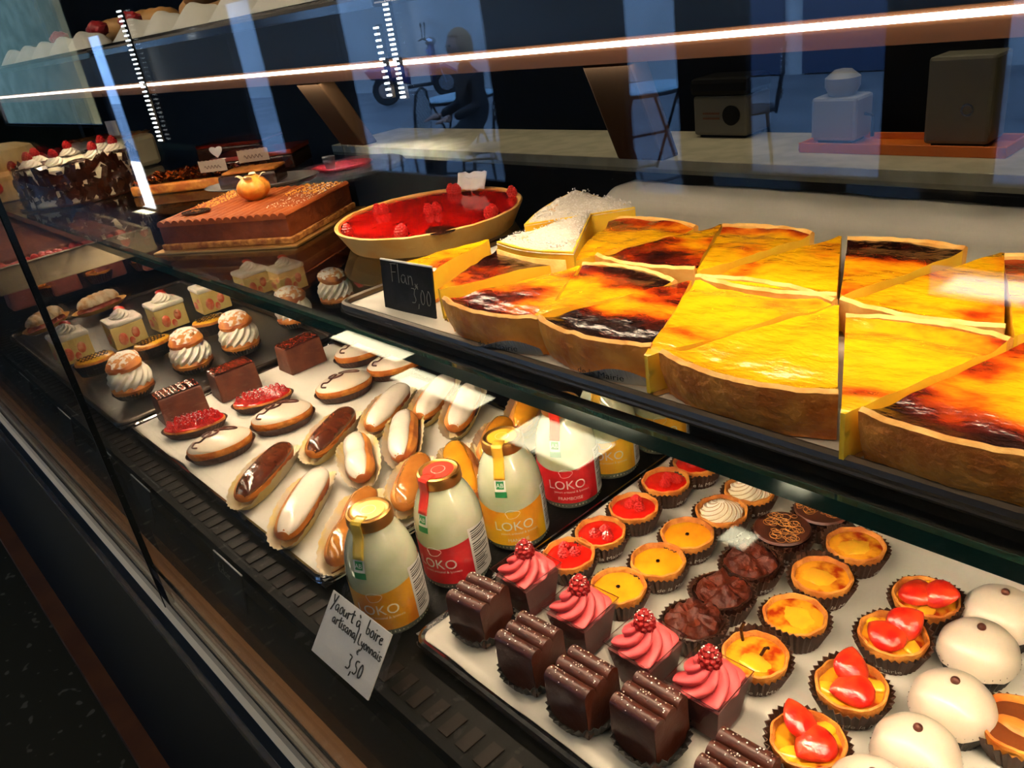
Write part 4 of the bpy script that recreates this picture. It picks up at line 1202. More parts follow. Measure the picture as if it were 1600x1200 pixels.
# pink cubes with little orange tarts behind
t = thing('pink_mousse_cube', 'x', 'cake')
b_ = MB().box(-.032, .032, -.034, .034, 0, .055, tx=.92, ty=.92).build('mousse_body', pm('dusty_pink', (.30, .085, .065), .5, col2=(.38, .12, .09), ns=18), t, bevel=.006, smooth=False)
swirl(.028, .02, 7, 1.2, .15, base=.053, seed=3).build('mousse_swirl', MATS['dusty_pink'], t)
L_ = Line(t, 'pink mousse cubes')
for u, v, lb in ((33, 460, 'dusty pink mousse cube nearest the left border'), (97, 438, 'dusty pink mousse cube behind the meringue boats, second from the left'), (168, 415, 'dusty pink mousse cube under the white crate, third from the left'), (236, 400, 'dusty pink mousse cube furthest right, under the shelf glass')):
    p = at(u, v, ZL+.03); L_.put((p.x, p.y, ZL+.001), 0, lb)
t = tart_base('orange_tartlet', 'x', 'tartlet', seed=21, fill=M_BAKED, text=False)
L_ = Line(t, 'orange tartlets behind the pink cubes')
for u, v, lb in ((58, 452, 'small orange tartlet between the two left pink cubes'), (132, 432, 'small orange tartlet between the middle pink cubes'), (203, 412, 'small orange tartlet between the two right pink cubes')):
    p = at(u, v, ZL+.02); L_.put((p.x+.02, p.y+.03, ZL+.001), 0, lb, 1.2)

# ------------------------------------------------------------------ yogurt bottles
M_MILK = pm('milky_glass', (.60, .61, .43), .12, coat=1, sss=.1, col2=(.46, .50, .30), ns=18)
M_CLEARB = pm('thick_glass_base', (.16, .18, .14), .08, coat=1)
def radp(z):
    P_ = [(0, .0325), (.004, .0345), (.056, .0345), (.066, .0340), (.076, .0325), (.085, .0302), (.093, .0272), (.100, .0238), (.106, .0205), (.112, .0188)]
    for (z0, r0), (z1, r1) in zip(P_, P_[1:]):
        if z <= z1:
            k = (z-z0)/(z1-z0); return r0+(r1-r0)*k
    return .0185
def bottle(name, label, lab, lab2, cap, fruit, loc, rz):
    t = thing(name, label, 'bottle', loc, rz, 'drinking yogurt bottles')
    zs = [.005, .009, .02, .035, .05, .056, .061, .066, .071, .076, .081, .085, .089, .093, .097, .100, .103, .106, .112]
    MB().lathe([(radp(z), z) for z in zs]+[(0, .112)], 56).build('bottle_body', M_MILK, t)
    MB().lathe([(0, .0015), (.028, 0), (.0325, .001), (.0345, .004), (.0346, .009)], 48).build('bottle_base', M_CLEARB, t)
    def lf(a0, a1, z0, z1f, n=44, off=.0003):
        return MB().grid(n, 6, lambda u, v: (lambda a, z: ((radp(z)+off)*math.cos(a), (radp(z)+off)*math.sin(a), z))(a0+(a1-a0)*u, z0+(z1f(u)-z0)*v))
    D = math.radians
    lm = pm('label_%.3f' % loc[1], lab, .35, coat=.4, col2=lab2, ns=26, lo=.45, hi=.6)
    lf(D(-95), D(62), .009, lambda u: .0545+.0045*math.sin(u*4.6+2.2)).build('label', lm, t)
    lp = lf(D(62), D(112), .009, lambda u: .066-.004*u, off=.0004).build('info_panel', M_CARD, t)
    mb = MB(); rnd = random.Random(5)
    for i in range(20):
        z = .061-.0024*i
        if i in (5, 11): continue
        e = rnd.uniform(84, 106)
        mb.grid(6, 1, lambda u, v: ((radp(z)+.0006)*math.cos(D(66)+(D(e)-D(66))*u), (radp(z)+.0006)*math.sin(D(66)+(D(e)-D(66))*u), z+(.0009 if i % 3 else .0014)*v))
    mb.build('small_print', M_KPRINT, lp, smooth=False)
    R0 = lambda z: radp(max(.001, min(z, .111)))
    MB.__init__
    w = wrap_text('LOKO', .0155, R0, .0275, off=.0006); w.build('brand_lettering', M_WPRINT, t, smooth=False)
    wrap_text('yaourt artisanal & lyonnais', .0038, R0, .0225, D(8), .0006).build('small_lettering', M_WPRINT, t, smooth=False)
    if fruit:
        wrap_text(fruit, .0055, R0, .0135, D(4), .0006).build('flavour_lettering', M_WPRINT, t, smooth=False)
    pts = []
    for j in range(30):
        b = 2*PI*j/30; q = .0062*(1+.10*math.sin(3*b+1)+.05*math.sin(5*b))
        y_ = q*math.cos(b)*1.15; z_ = .0475+q*.8*math.sin(b)
        pts.append(((R0(z_)+.0007)*math.cos(y_/R0(z_)), (R0(z_)+.0007)*math.sin(y_/R0(z_)), z_))
    MB().tube(pts, .00022, 4, closed=True).build('fruit_outline', M_WPRINT, t)
    # metal cap with sticker and strap
    c = MB().lathe([(.0190, .1085), (.0213, .1085), (.0218, .1105), (.0216, .1175), (.0208, .1195), (.0188, .1202), (.0175, .1192), (.0150, .1190), (0, .1192)], 48).build('cap', M_GOLD, t)
    sm = pm('sticker_%.3f' % loc[1], cap, .3, coat=.3)
    MB().lathe([(0, .1197), (.0150, .1196), (.0152, .1192)], 40).build('round_sticker', sm, c)
    MB().lathe([(.0066, .1200), (.0070, .1200)], 30).build('sticker_outline', M_WPRINT, c)
    path = [(.010, .1202), (.0165, .1201), (.0205, .1208), (.0225, .1185), (.0226, .110), (.0222, .1070), (.0246, .100), (.0280, .0930), (.0306, .0865)]
    a1 = D(-14)
    def sf(u, v):
        k = v*(len(path)-1); i = min(int(k), len(path)-2); q = k-i
        r_ = path[i][0]+(path[i+1][0]-path[i][0])*q; z_ = path[i][1]+(path[i+1][1]-path[i][1])*q
        w_ = (u-.5)*.0115
        return (r_*math.cos(a1)-w_*math.sin(a1), r_*math.sin(a1)+w_*math.cos(a1), z_)
    MB().grid(4, 16, sf).build('seal_strap', sm, t, solid=.0003)
    def patch(zc, w_, h_, mt, nm, off, par, a=a1):
        o = MB().grid(6, 2, lambda u, v: (lambda z: ((radp(z)+off)*math.cos(a+(u-.5)*w_/radp(z)), (radp(z)+off)*math.sin(a+(u-.5)*w_/radp(z)), z))(zc+(v-.5)*h_))
        return o.build(nm, mt, par, smooth=False)
    k_ = patch(.0800, .0112, .0120, M_CARD, 'organic_tag', .0006, t)
    patch(.0812, .0080, .0082, M_GREEN, 'green_square', .0009, k_)
    patch(.0710, .0122, .0064, M_GREEN, 'green_patch', .0006, t)
    wrap_text('AB', .0062, R0, .0790, a1, .0013).build('tag_lettering', M_WPRINT, k_, smooth=False)
    return t
D_ = math.radians
YL = ((.80, .36, .015), (.78, .24, .012), (.82, .55, .05))
bt = [((-.571, .273), YL, '', -52, 'drinking yogurt bottle with orange-yellow label and yellow sticker, nearest the viewer'),
      ((-.571, .354), ((.72, .02, .025), (.66, .015, .02), (.72, .035, .02)), '', -68, 'drinking yogurt bottle with red label and red sticker, second from the viewer'),
      ((-.566, .433), ((.88, .34, .012), (.90, .48, .012), (.80, .42, .03)), 'MANGUE', -42, 'drinking yogurt bottle with orange label, third from the viewer'),
      ((-.570, .522), ((.80, .02, .025), (.72, .015, .02), (.72, .035, .02)), 'FRAMBOISE', -50, 'drinking yogurt bottle with red label lettered FRAMBOISE, crossed by the shelf edge'),
      ((-.572, .592), ((.90, .50, .02), (.85, .40, .02), (.80, .42, .03)), '', -54, 'drinking yogurt bottle with yellow label, seen through the shelf glass'),
      ((-.556, .668), ((.90, .45, .02), (.85, .36, .02), (.80, .42, .03)), '', -50, 'drinking yogurt bottle furthest back, only its yellow lower part in view')]
for (xy, cols, fr, rz, lb) in bt:
    bottle('yogurt_bottle', lb, cols[0], cols[1], cols[2], fr, (xy[0], xy[1], ZL-.014), D_(rz))

# ------------------------------------------------------------------ flan slices on the shelf
FH = .0305
def flan(i, A, B, C, burn, edge, crust, label, paper=False, st=.66):
    A, B, C = (at(p[0], p[1], ZF+FH) for p in (A, B, C))
    mid = (B+C)/2
    d = (mid-A); L = d.length
    rz = math.atan2(d.y, d.x)-PI/2
    # true half angle and radius from the two cut edges
    R = ((B-A).length+(C-A).length)/2
    Rc = L+ (R-L)*.95
    ha = math.asin(min(.95, (B-C).length/2/R))
    name = 'flan_slice'
    t = thing(name, label, 'flan', (A.x, A.y, ZF+.0015), rz, 'flan slices on the tray')
    g = .0015
    ct = .0045                         # crust thickness
    Ri = R-ct
    def wpt(r, a): return (r*math.sin(a), r*math.cos(a))
    def zt(r, a):
        k = r/R
        x_, y_ = wpt(r, a)
        z = FH+.0022*n3(x_*26, y_*26, i)+.001*n3(x_*80, y_*80, i+3)
        z += -.0035*math.exp(-((k-.86)/.07)**2)*(.6+.4*n3(a*4, i, 0))+.0022*max(0, (k-.9))/.1*(.8+.6*n3(a*5, i, 4))
        z -= .0008
        return z
    nr, na = 26, 26
    mb = MB()
    r0 = .004
    def top(u, v):
        r = r0+(Ri-r0)*v; a = (-ha+2*ha*u)*(1-g/max(r, .01))
        x_, y_ = wpt(r, a); return (x_, y_, zt(r, a))
    mb.grid(na, nr, top, 0)
    # cut faces and underside
    for s_ in (0, 1):
        mb.grid(8, nr, lambda u, v: (lambda p: (p[0], p[1], .003+(p[2]-.003)*u))(top(s_, v)), 1)
    mb.grid(na, 6, lambda u, v: (lambda p: (p[0], p[1], .003+(p[2]-.003)*v))(top(u, 0)), 1)
    mb.build('custard', [flan_top('flan_glaze_%d' % i, burn, edge, R, st), M_CUT], t, ang=50)
    # crust: sloping outer wall and thin base
    nc = 34
    def cr(u, prof):
        a = (-ha+2*ha*u)*.992
        out = []
        for dr, z in prof:
            w = .0007*n3(a*9, z*60, i)+.0009*n3(a*30, z*20, i+2)
            q = R+dr+w
            out.append((q*math.sin(a), q*math.cos(a), z+(.0010*n3(a*12, 1, i) if z > .02 else 0)))
        return out
    prof = [(-ct, .004), (-ct, FH+.001), (-.002, FH+.0028), (.0006, FH+.001), (.0002, FH*.7), (-.0025, FH*.3), (-.006, .0), (-.03, .0), (-R+.006, 0)]
    rows = [cr(u/nc, prof) for u in range(nc+1)]
    k = len(prof)
    mb = MB().add([p for r_ in rows for p in r_], [(a*k+b, a*k+b+1, (a+1)*k+b+1, (a+1)*k+b) for a in range(nc) for b in range(k-1)])
    mb.m = [1 if (q % (k-1)) in (1, 2) else 0 for q in range(nc*(k-1))]
    for a in (0, nc):
        mb.add([rows[a][b] for b in range(7)]+[(rows[a][0][0]*.985, rows[a][0][1]*.985, .003)], [list(range(7))])
    # base plate thickness visible on the cut faces
    for s_ in (-1, 1):
        a = ha*s_*.992
        mb.add([(r_*math.sin(a), r_*math.cos(a), z) for r_ in (.006, R-.005) for z in (0, .003)], [(0, 1, 3, 2)])
    mb.build('crust', [crust, M_CREAMR], t, ang=50)
    if paper:
        mb = MB().grid(60, 4, lambda u, v: (lambda a, q: ((q*math.sin(a), q*math.cos(a), .0005+.013*v*(.6+.4*math.sin(u*5))+(.0010*(round(u*60) % 2) if v > .9 else 0))))(-ha*.95+1.2*ha*u, R-.004+.006*v+.0008*(round(u*60) % 2)*v))
        pp = mb.build('scalloped_paper', pm('white_doily', (.70, .66, .58), .6), t, ang=20)
        vs, fs = type_mesh('de la Mairie', .008)
        o_ = []
        for x_, y_, _ in vs:
            a = -x_/R-ha*.3; q = R+.0022
            o_.append((q*math.sin(a), q*math.cos(a), .0055+y_*.8))
        MB().add(o_, fs).build('printed_name', M_KPRINT, pp, smooth=False)
    return t
fl = [((768, 374), (583, 425), (668, 430), .42, .3, M_CRUST, 'narrow flan slice behind the small blackboard sign, furthest left'),
 ((680, 456), (785, 384), (890, 406), .55, 1.5, M_CREAMR, 'flan slice with a nearly black burnt back, right of the blackboard sign'),
 ((910, 414), (705, 464), (830, 510), .62, .42, M_CRUSTD, 'flan slice with browned crust and white scalloped paper, front left of the tray'),
 ((832, 496), (915, 414), (1055, 446), .45, .85, M_CREAMR, 'flan slice pointing to the viewer with a glossy dark brown rim in the second row'),
 ((1083, 438), (848, 496), (1008, 552), .60, .75, M_CRUSTD, 'flan slice with dark glossy front rim, above the yellow-label bottles'),
 ((885, 413), (955, 343), (1090, 358), .28, .75, M_CREAMR, 'yellow flan slice with a dark back rim, beside the sugared slices'),
 ((1130, 349), (940, 398), (1075, 430), .72, .3, M_CREAMR, 'orange-brown mottled flan slice in the back row, pointed at the top'),
 ((1003, 560), (1092, 433), (1305, 477), .20, .1, M_CREAMR, 'plain bright yellow flan slice pointing to the viewer, left of the biggest front slice'),
 ((1312, 476), (1038, 551), (1304, 628), .22, .18, M_CRUST, 'big bright yellow flan slice with pale golden rim at the front of the tray'),
 ((1087, 426), (1130, 355), (1272, 368), .24, .60, M_CREAMR, 'yellow flan slice with reddish brown back rim at the back of the tray'),
 ((1316, 368), (1095, 433), (1302, 471), .20, .15, M_CREAMR, 'plain yellow flan slice with cream rim facing front, back row'),
 ((1312, 466), (1320, 379), (1515, 389), .40, 1.1, M_CREAMR, 'flan slice with a black blistered back rim, back right'),
 ((1570, 393), (1318, 469), (1565, 523), .40, .15, M_CREAMR, 'amber flan slice with pale cream rim under the white reflection'),
 ((1312, 655), (1322, 496), (1582, 537), .30, .45, M_CREAMR, 'yellow flan slice pointing to the viewer at the right, with a reddish back rim'),
 ((1650, 515), (1350, 642), (1640, 737), .52, .62, M_CRUST, 'browned flan slice at the right border, nearest the viewer'),
 ((1585, 530), (1574, 398), (1770, 425), .45, .5, M_CREAMR, 'flan slice cut by the right border in the back row')]
for i, f_ in enumerate(fl):
    flan(i, *f_[:7], paper=i in (2, 4), st={1: .25, 3: .58, 4: .5, 14: .55, 11: .6}.get(i, .66))

# sugared slices
def sugared(A, B, C, label, lift):
    A, B, C = (at(p[0], p[1], ZF+.045) for p in (A, B, C))
    t = thing('sugared_flan_slice', label, 'flan', (0, 0, ZF), 0, 'sugar-dusted slices')
    c = (A+B+C)/3
    t.location = (c.x, c.y, ZF+.0005)
    def side(p, q, bul=0, n=12):
        o = []
        for k in range(n):
            u = k/n; r = p.lerp(q, u)
            nn = Vector((q.y-p.y, p.x-q.x, 0)).normalized()
            r = r+nn*bul*math.sin(PI*u)
            o.append((r.x-c.x, r.y-c.y))
        return o
    poly = side(A, B)+side(B, C, .008)+side(C, A)
    n = len(poly)
    H = .041
    mb = MB()
    vs = [(x_*1.0, y_*1.0, z) for z in (0, .012, .028, H) for x_, y_ in poly]
    mb.add(vs, [(j*n+i, j*n+(i+1) % n, (j+1)*n+(i+1) % n, (j+1)*n+i) for j in range(3) for i in range(n)]+[list(range(n))[::-1], [3*n+i for i in range(n)]])
    mb.build('custard_body', M_CUT, t, ang=30)
    top = []
    mb = MB(); rings = 9
    for j in range(rings+1):
        k = 1.012*(1-j/rings)
        for x_, y_ in poly:
            z = H-.0005+.004*(1-k**6)*1+.0025*n3(x_*k*60, y_*k*60, lift)+.0012*n3(x_*k*200, y_*k*200, 2)
            if j == 0: z = H-.002
            top.append((x_*k, y_*k, z))
    mb.add(top, [(j*n+i, j*n+(i+1) % n, (j+1)*n+(i+1) % n, (j+1)*n+i) for j in range(rings) for i in range(n)])
    s_ = mb.build('sugared_top', pm('sugar_crust', (.70, .63, .54), .95, col2=(.70, .38, .14), ns=42, lo=.64, hi=.7, bump=.8, bs=420), t, ang=180)
    xs = [p[0] for p in poly]; ys = [p[1] for p in poly]
    rnd = random.Random(3); mb = MB()
    for k in range(420):
        # random point in the triangle
        u, v = rnd.random(), rnd.random()
        if u+v > 1: u, v = 1-u, 1-v
        p = A+(B-A)*u+(C-A)*v
        x_, y_ = p.x-c.x, p.y-c.y
        mb.ball((x_*.99, y_*.99, H+.0032+.0025*n3(x_*60, y_*60, lift)), rnd.uniform(.0005, .0011), 1)
    tag(mb.build('sugar_grains', M_SUGAR, s_, smooth=False), kind='stuff')
    MB().add([(side(B, C, .0085)[k][0], side(B, C, .0085)[k][1], z) for z in (0.0, .034) for k in range(12)], [(k, k+1, 13+k, 12+k) for k in range(11)]).build('outer_crust', M_CREAMR, t, solid=.003)
    return t
sugared((992, 318), (900, 292), (818, 345), 'sugar-dusted flan slice standing furthest back, next to the red tart', 1)
sugared((925, 325), (775, 372), (895, 388), 'sugar-dusted flan slice in front of the other one, above the burnt slice', 5)

# ------------------------------------------------------------------ chocolate slab cake
t = thing('chocolate_slab_cake', 'long chocolate slab cake with combed top on a gold board', 'cake', (-1.111, .485, ZS), math.radians(29.4))
MB().box(-.117, .117, -.098, .098, .0005, .003).build('gold_board', pm('gold_card', (.78, .44, .14), .28, metal=.8), t, bevel=.0005, smooth=False)
lx, ly, hz = .104, .086, .043
m_cc = pm('cocoa_mousse', (.15, .028, .006), .6, col2=(.24, .050, .010), ns=26, bump=.9, bs=80)
MB().box(-lx-.003, lx+.003, -ly-.003, ly+.003, .003, .012).build('crumb_base', pm('nut_crumb', (.62, .27, .06), .7, col2=(.30, .09, .02), ns=90, bump=.8, bs=180), t, bevel=.002, smooth=False)
b_ = MB().box(-lx, lx, -ly, ly, .012, hz-.003).build('cake_body', m_cc, t, bevel=.001, smooth=False)
nr_ = 17
def comb(u, v):
    x_ = -lx-.001+(2*lx+.002)*u; y_ = -ly-.001+(2*ly+.002)*v
    z = hz-.003+.0042*abs(math.sin(u*nr_*PI))**.7+.0006*n3(x_*60, y_*60, 1)
    if v in (0, 1): z -= .0
    return (x_, y_, z)
mb = MB().grid(nr_*8, 20, comb)
for v0 in (0, 1):
    mb.grid(nr_*8, 1, lambda u, v: (lambda p: (p[0], p[1]*(1.0), p[2] if v else hz-.007))(comb(u, v0)))
mb.build('combed_top', pm('combed_cocoa', (.34, .070, .012), .55, col2=(.42, .10, .018), ns=30, bump=.3, bs=140), b_, ang=60)
def dust(x0, x1, y0, y1, n, mt, nm, s_, sd_):
    rnd = random.Random(sd_); mb = MB()
    for k in range(n):
        q = rnd.random()**1.3
        x_ = x0+(x1-x0)*rnd.random(); y_ = y0+(y1-y0)*q
        u = (x_+lx+.001)/(2*lx+.002)
        mb.ball((x_, y_, hz-.0025+.0042*abs(math.sin(u*nr_*PI))**.7), rnd.uniform(.5, 1.4)*s_, 1)
    tag(mb.build(nm, mt, b_, smooth=False), kind='stuff')
dust(.05, .10, .084, -.05, 260, M_SUGAR, 'white_dusting', .0007, 1)
dust(.03, .10, .084, .02, 260, pm('gold_dust', (.85, .42, .07), .5), 'golden_crumbs', .0012, 2)
dust(-.10, -.06, .084, -.03, 260, MATS['gold_dust'], 'golden_crumbs', .0012, 3)
MB().lathe([(0, 0), (.0215, 0), (.0215, .0012), (0, .0012)], 36, lambda a, q, z: (-.066+q*math.cos(a), -.048+q*.8*math.sin(a), hz+.0022+z)).build('dark_plaque', M_DCHOC, t)
MB().tube([(-.074, -.048, hz+.0038), (-.070, -.044, hz+.0038), (-.066, -.050, hz+.0038), (-.062, -.044, hz+.0038), (-.058, -.048, hz+.0038)], .0004, 4).build('gold_scroll', MATS['gold_print'], t)
# physalis
mb = MB().grid(50, 18, lambda u, v: (lambda a, q: (-.006+q*math.cos(a), .012+q*math.sin(a), hz+.001+.034*v))(2*PI*u, .0225*math.sin(PI*min(1, .12+.8*v))**.8*(1+.09*abs(math.sin(5*PI*u*2)))))
p_ = mb.build('physalis_husk', pm('orange_husk', (.90, .42, .06), .4, col2=(.75, .22, .02), ns=60, bump=.4, bs=90), t)
for k in range(4):
    a = k*1.5+.5
    MB().grid(8, 8, lambda u, v: (-.006+(.010+.012*v)*math.cos(a+(u-.5)*1.4*(1-v)), .012+(.010+.012*v)*math.sin(a+(u-.5)*1.4*(1-v)), hz+.026+.010*math.sin(v*2))).build('pale_petal', pm('pale_petal', (.9, .75, .45), .5), p_, solid=.0006)

# ------------------------------------------------------------------ big raspberry tart
t = thing('raspberry_tart', 'large round red-glazed raspberry tart with pale crust', 'tart', (-.822, .575, ZS))
R = .118
MB().lathe([(0, .001), (R*.88, .001), (R*.985, .024), (R, .0275), (R*.985, .0290), (R*.96, .0275), (R*.95, .022), (0, .020)], 90, lambda a, q, z: (q*math.cos(a)*(1+.004*n3(math.cos(a)*5, math.sin(a)*5, 1)), q*math.sin(a), z+(.0008*n3(math.cos(a)*7, math.sin(a)*7, 2) if z > .02 else 0))).build('tart_crust', pm('pale_shortcrust', (.90, .50, .12), .55, col2=(.90, .60, .20), ns=30, bump=.25, bs=200), t)
MB().lathe([(R*.955, .0245), (R*.94, .0262), (R*.6, .0270), (0, .0272)], 70, lambda a, q, z: (q*math.cos(a), q*math.sin(a), z+.0005*n3(q*50*math.cos(a), q*50*math.sin(a), 1))).build('red_glaze', M_REDJ, t)
for px, n_, sd_ in (((543, 362), 1, 0), ((590, 330), 2, .5), ((670, 330), 2, 1.0), ((625, 366), 2, 2.2), ((765, 335), 2, 2.0), ((705, 298), 2, .2), ((800, 302), 1, .1)):
    p = at(px[0], px[1], ZS+.030)
    for k in range(n_):
        raspberry(MB(), (p.x+.822+.0095*k*math.cos(sd_), p.y-.575+.0095*k*math.sin(sd_), .0262), .0072, .0125).build('raspberry', pm('bright_raspberry', (.62, .02, .015), .4, coat=.2, col2=(.5, .01, .01), ns=90), t)
p = at(688, 360, ZS+.028)
MB().lathe([(0, 0), (.020, 0), (.020, .0012), (0, .0012)], 36, lambda a, q, z: (p.x+.822+q*math.cos(a), p.y-.575+q*math.sin(a)*.8, .0275+z)).build('dark_plaque', M_DCHOC, t)
p = at(735, 300, ZS+.028)
tt = thing('paper_price_tag', 'small crumpled white paper tag standing on the red raspberry tart', 'tag', (p.x, p.y, ZS+.0285), .3)
MB().grid(10, 6, lambda u, v: (-.022+.044*u, .012*v+.003*math.sin(u*9), .003+.020*v+.006*n3(u*4, v*3, 1))).build('paper', M_CARD, tt, solid=.0005)
MB().tube([(0, .003, -.002), (0, .003, .010)], .0008).build('pick', M_CARD, tt)
mb = MB(); hand(mb, 'Tart', -.018, .006, .009, .00035, lambda x_, y_: (x_, -.0008+.012*(y_/.02)-.0006, .003+y_)) if False else None

# ------------------------------------------------------------------ signs
def board_frame(P0, P1, T0, T1):
    """lower-left, lower-right, upper-left, upper-right corners -> place(x,y) on the face"""
    ex = (P1-P0); ey = (T0-P0)
    w = ex.length; h = ey.length
    nrm = ex.cross(ey).normalized()
    return ex.normalized(), ey.normalized(), nrm, w, h
def sign(name, label, P0, P1, T0, mat, inkm, lines, edge=None, th=.0012):
    ex = (P1-P0).normalized(); ey0 = T0-P0; ey0 = ey0-ex*ey0.dot(ex); h = ey0.length; ey = ey0.normalized()
    w = (P1-P0).length; nn = ex.cross(ey).normalized()
    if nn.y > 0: nn = -nn
    t = thing(name, label, 'sign', tuple(P0))
    def pl(x, y, o=0): return ex*x+ey*y+nn*o
    c = [pl(0, 0), pl(w, 0), pl(w, h), pl(0, h)]
    v = [p for p in c]+[p-nn*th for p in c]
    b = MB().add(v, [(0, 1, 2, 3), (7, 6, 5, 4), (0, 4, 5, 1), (1, 5, 6, 2), (2, 6, 7, 3), (3, 7, 4, 0)]).build('board', mat, t, smooth=False)
    if edge:
        MB().tube([pl(0, h, -th/2), pl(w, h, -th/2)], th*.7, 6).build('pale_top_edge', edge, t)
    mb = MB()
    for txt, x, y, s_, r_ in lines:
        hand(mb, txt, x*w, y*h, s_, r_, lambda a, q: pl(a, q, .0004))
    if lines:
        mb.build('handwriting', inkm, b)
    # small foot
    MB().add([pl(w*.3, .0, -th), pl(w*.7, 0, -th), pl(w*.7, 0, -th)-Vector((0, -.012, 0)), pl(w*.3, 0, -th)-Vector((0, -.012, 0))]+[pl(w*.3, .002, -th), pl(w*.7, .002, -th), pl(w*.7, .002, -th)-Vector((0, -.012, 0)), pl(w*.3, .002, -th)-Vector((0, -.012, 0))],
             [(0, 1, 2, 3), (4, 5, 6, 7), (0, 4, 5, 1), (1, 5, 6, 2), (2, 6, 7, 3), (3, 7, 4, 0)]).build('foot', mat, t, smooth=False)
    return t
z0 = ZL
P0 = at(487, 1017, z0); P1 = at(575, 1096, z0); T0 = Vector((P0.x+.0005, P0.y+.036, z0+.0445))
for q in (P0, P1, T0): q.z += .001
sign('price_card', 'white handwritten card reading Yaourt à boire artisanal Lyonnais 3,50 in front of the bottles', P0, P1, T0, M_CARD, M_KPRINT,
     [('Yaourt a`', .05, .76, .0128, .00065), ('boire', .66, .77, .0122, .00065), ('artisana|', .14, .58, .0104, .0006), ('Lyonnais', .60, .56, .0098, .0006), ('=', .64, .43, .0075, .0005), ('3,50', .56, .15, .0130, .00065)])
P0 = at(602, 481, ZF); P1 = at(681, 499, ZF); T0 = Vector((P0.x+.001, P0.y-.004+.010, ZF+.046))
sign('blackboard_sign', 'small black slate sign chalked Flan 3,00 on the flan tray', P0, P1, T0, M_SLATE, M_CHALK,
     [('Flan', .20, .58, .018, .00035), ('x', .66, .42, .010, .0003), ('3,00', .58, .22, .015, .00035)], edge=M_CARD, th=.0016)
cards = [((38, 612), (60, 640), ''), ((92, 655), (112, 671), ''), ((142, 692), (163, 712), ''), ((196, 740), (222, 765), ''), ((322, 853), (360, 888), 'Ec|air')]
wh = ['furthest left', 'second from the left', 'third from the left', 'fourth from the left, near the glass joint', 'nearest the white card, with faint chalk writing']
for (a, b, tx), w_ in zip(cards, wh):
    A = aty(a[0], a[1], .183); B = aty(b[0], b[1], .183)
    P0 = Vector((A.x, .2075, ZL-.012)); P1 = Vector((A.x+.072, .2075, ZL-.012)); T0 = Vector((A.x, .183+.0, ZL+.032))
    P0 = Vector((A.x, .180, ZL-.032)); P1 = Vector((A.x+.07, .180, ZL-.032)); T0 = Vector((A.x, .188, ZL+.012))
    sign('black_price_sign', 'small black slate sign on the front lip, '+w_, P0, P1, T0, M_SLATE, M_CHALK, [('Eclair', .15, .55, .013, .0003)] if tx else [], edge=pm('highlight_edge', (.6, .6, .56), .2), th=.0014)['group'] = 'black price signs along the front lip'  # pale edge colour paints the highlight on the clear sign tops

# ------------------------------------------------------------------ far left: white crate and the cakes beyond
X0 = -1.5
t = thing('white_crate', 'long cream-white crate with a brown tart, hanging below the glass shelf at the left', 'crate', (X0, .45, 1.236))
M_WBOX = pm('cream_plastic', (.42, .33, .20), .5)
MB().box(-1.1, 0, -.26, .0, 0, .006).box(-.012, 0, -.26, .0, .006, .042).box(-1.1, -1.09, -.26, .0, .006, .042).box(-1.1, 0, -.26, -.25, .006, .042).box(-1.1, 0, -.01, .0, .006, .042).build('crate_walls', M_WBOX, t, smooth=False, bevel=.002)
t = thing('slab_tart', 'wide reddish brown slab tart inside the white crate', 'tart', (X0-.55, .31, 1.2425))
MB().box(-.52, .46, -.10, .12, 0, .030).build('slab', pm('rusty_brown', (.26, .060, .014), .6, col2=(.16, .03, .008), ns=7, bump=.2, bs=40), t, bevel=.006, smooth=False)
t = thing('berry_strip', 'narrow red berry tart strip by the rim of the white crate', 'tart', (X0-.045, .31, 1.2425))
MB().box(-.025, .022, -.11, .12, 0, .026).build('strip_crust', M_CRUST, t, bevel=.004, smooth=False)
mb = MB(); rnd = random.Random(9)
for k in range(46):
    mb.ball((rnd.uniform(-.018, .016), rnd.uniform(-.105, .115), .028), rnd.uniform(.005, .008), 2)
tag(mb.build('berries', M_STRAW, t), kind='stuff')

# black forest cake
p = (-1.93, .475)
t = thing('black_forest_cake', 'round cream cake wrapped in chocolate shards with raspberries on top', 'cake', (p[0], p[1], ZS))
Rk, Hk = .118, .078
MB().lathe([(0, .002), (Rk*1.12, .002), (Rk*1.12, .005), (0, .005)], 48).build('board', M_DCHOC, t)
MB().lathe([(0, .005), (Rk, .005), (Rk, Hk-.006), (Rk*.95, Hk), (0, Hk)], 60).build('cream_body', M_CREAM, t)
rnd = random.Random(11)
mb = MB()
for k in range(420):
    a = rnd.uniform(0, 2*PI); z = rnd.uniform(.010, Hk-.004); s_ = rnd.uniform(.006, .017); th_ = rnd.uniform(0, PI)
    R_k = Matrix.Translation((Rk*math.cos(a)*1.012, Rk*math.sin(a)*1.012, z)) @ Matrix.Rotation(a, 4, 'Z') @ Matrix.Rotation(rnd.uniform(-.5, .5), 4, 'Z') @ Matrix.Rotation(th_, 4, 'X')
    mb.box(-.0008, .0008, -s_, s_, -s_*.45, s_*.45, mat=R_k)
for k in range(90):
    a = rnd.uniform(0, 2*PI); q = rnd.uniform(.5, 1)*Rk; s_ = rnd.uniform(.006, .014)
    R_k = Matrix.Translation((q*math.cos(a), q*math.sin(a), Hk+.002)) @ Matrix.Rotation(rnd.uniform(0, 6), 4, 'Z') @ Matrix.Rotation(rnd.uniform(-.6, .6), 4, 'X')
    mb.box(-s_, s_, -s_*.4, s_*.4, -.0006, .0006, mat=R_k)
tag(mb.build('chocolate_shards', M_DCHOC, t, smooth=False), kind='stuff')
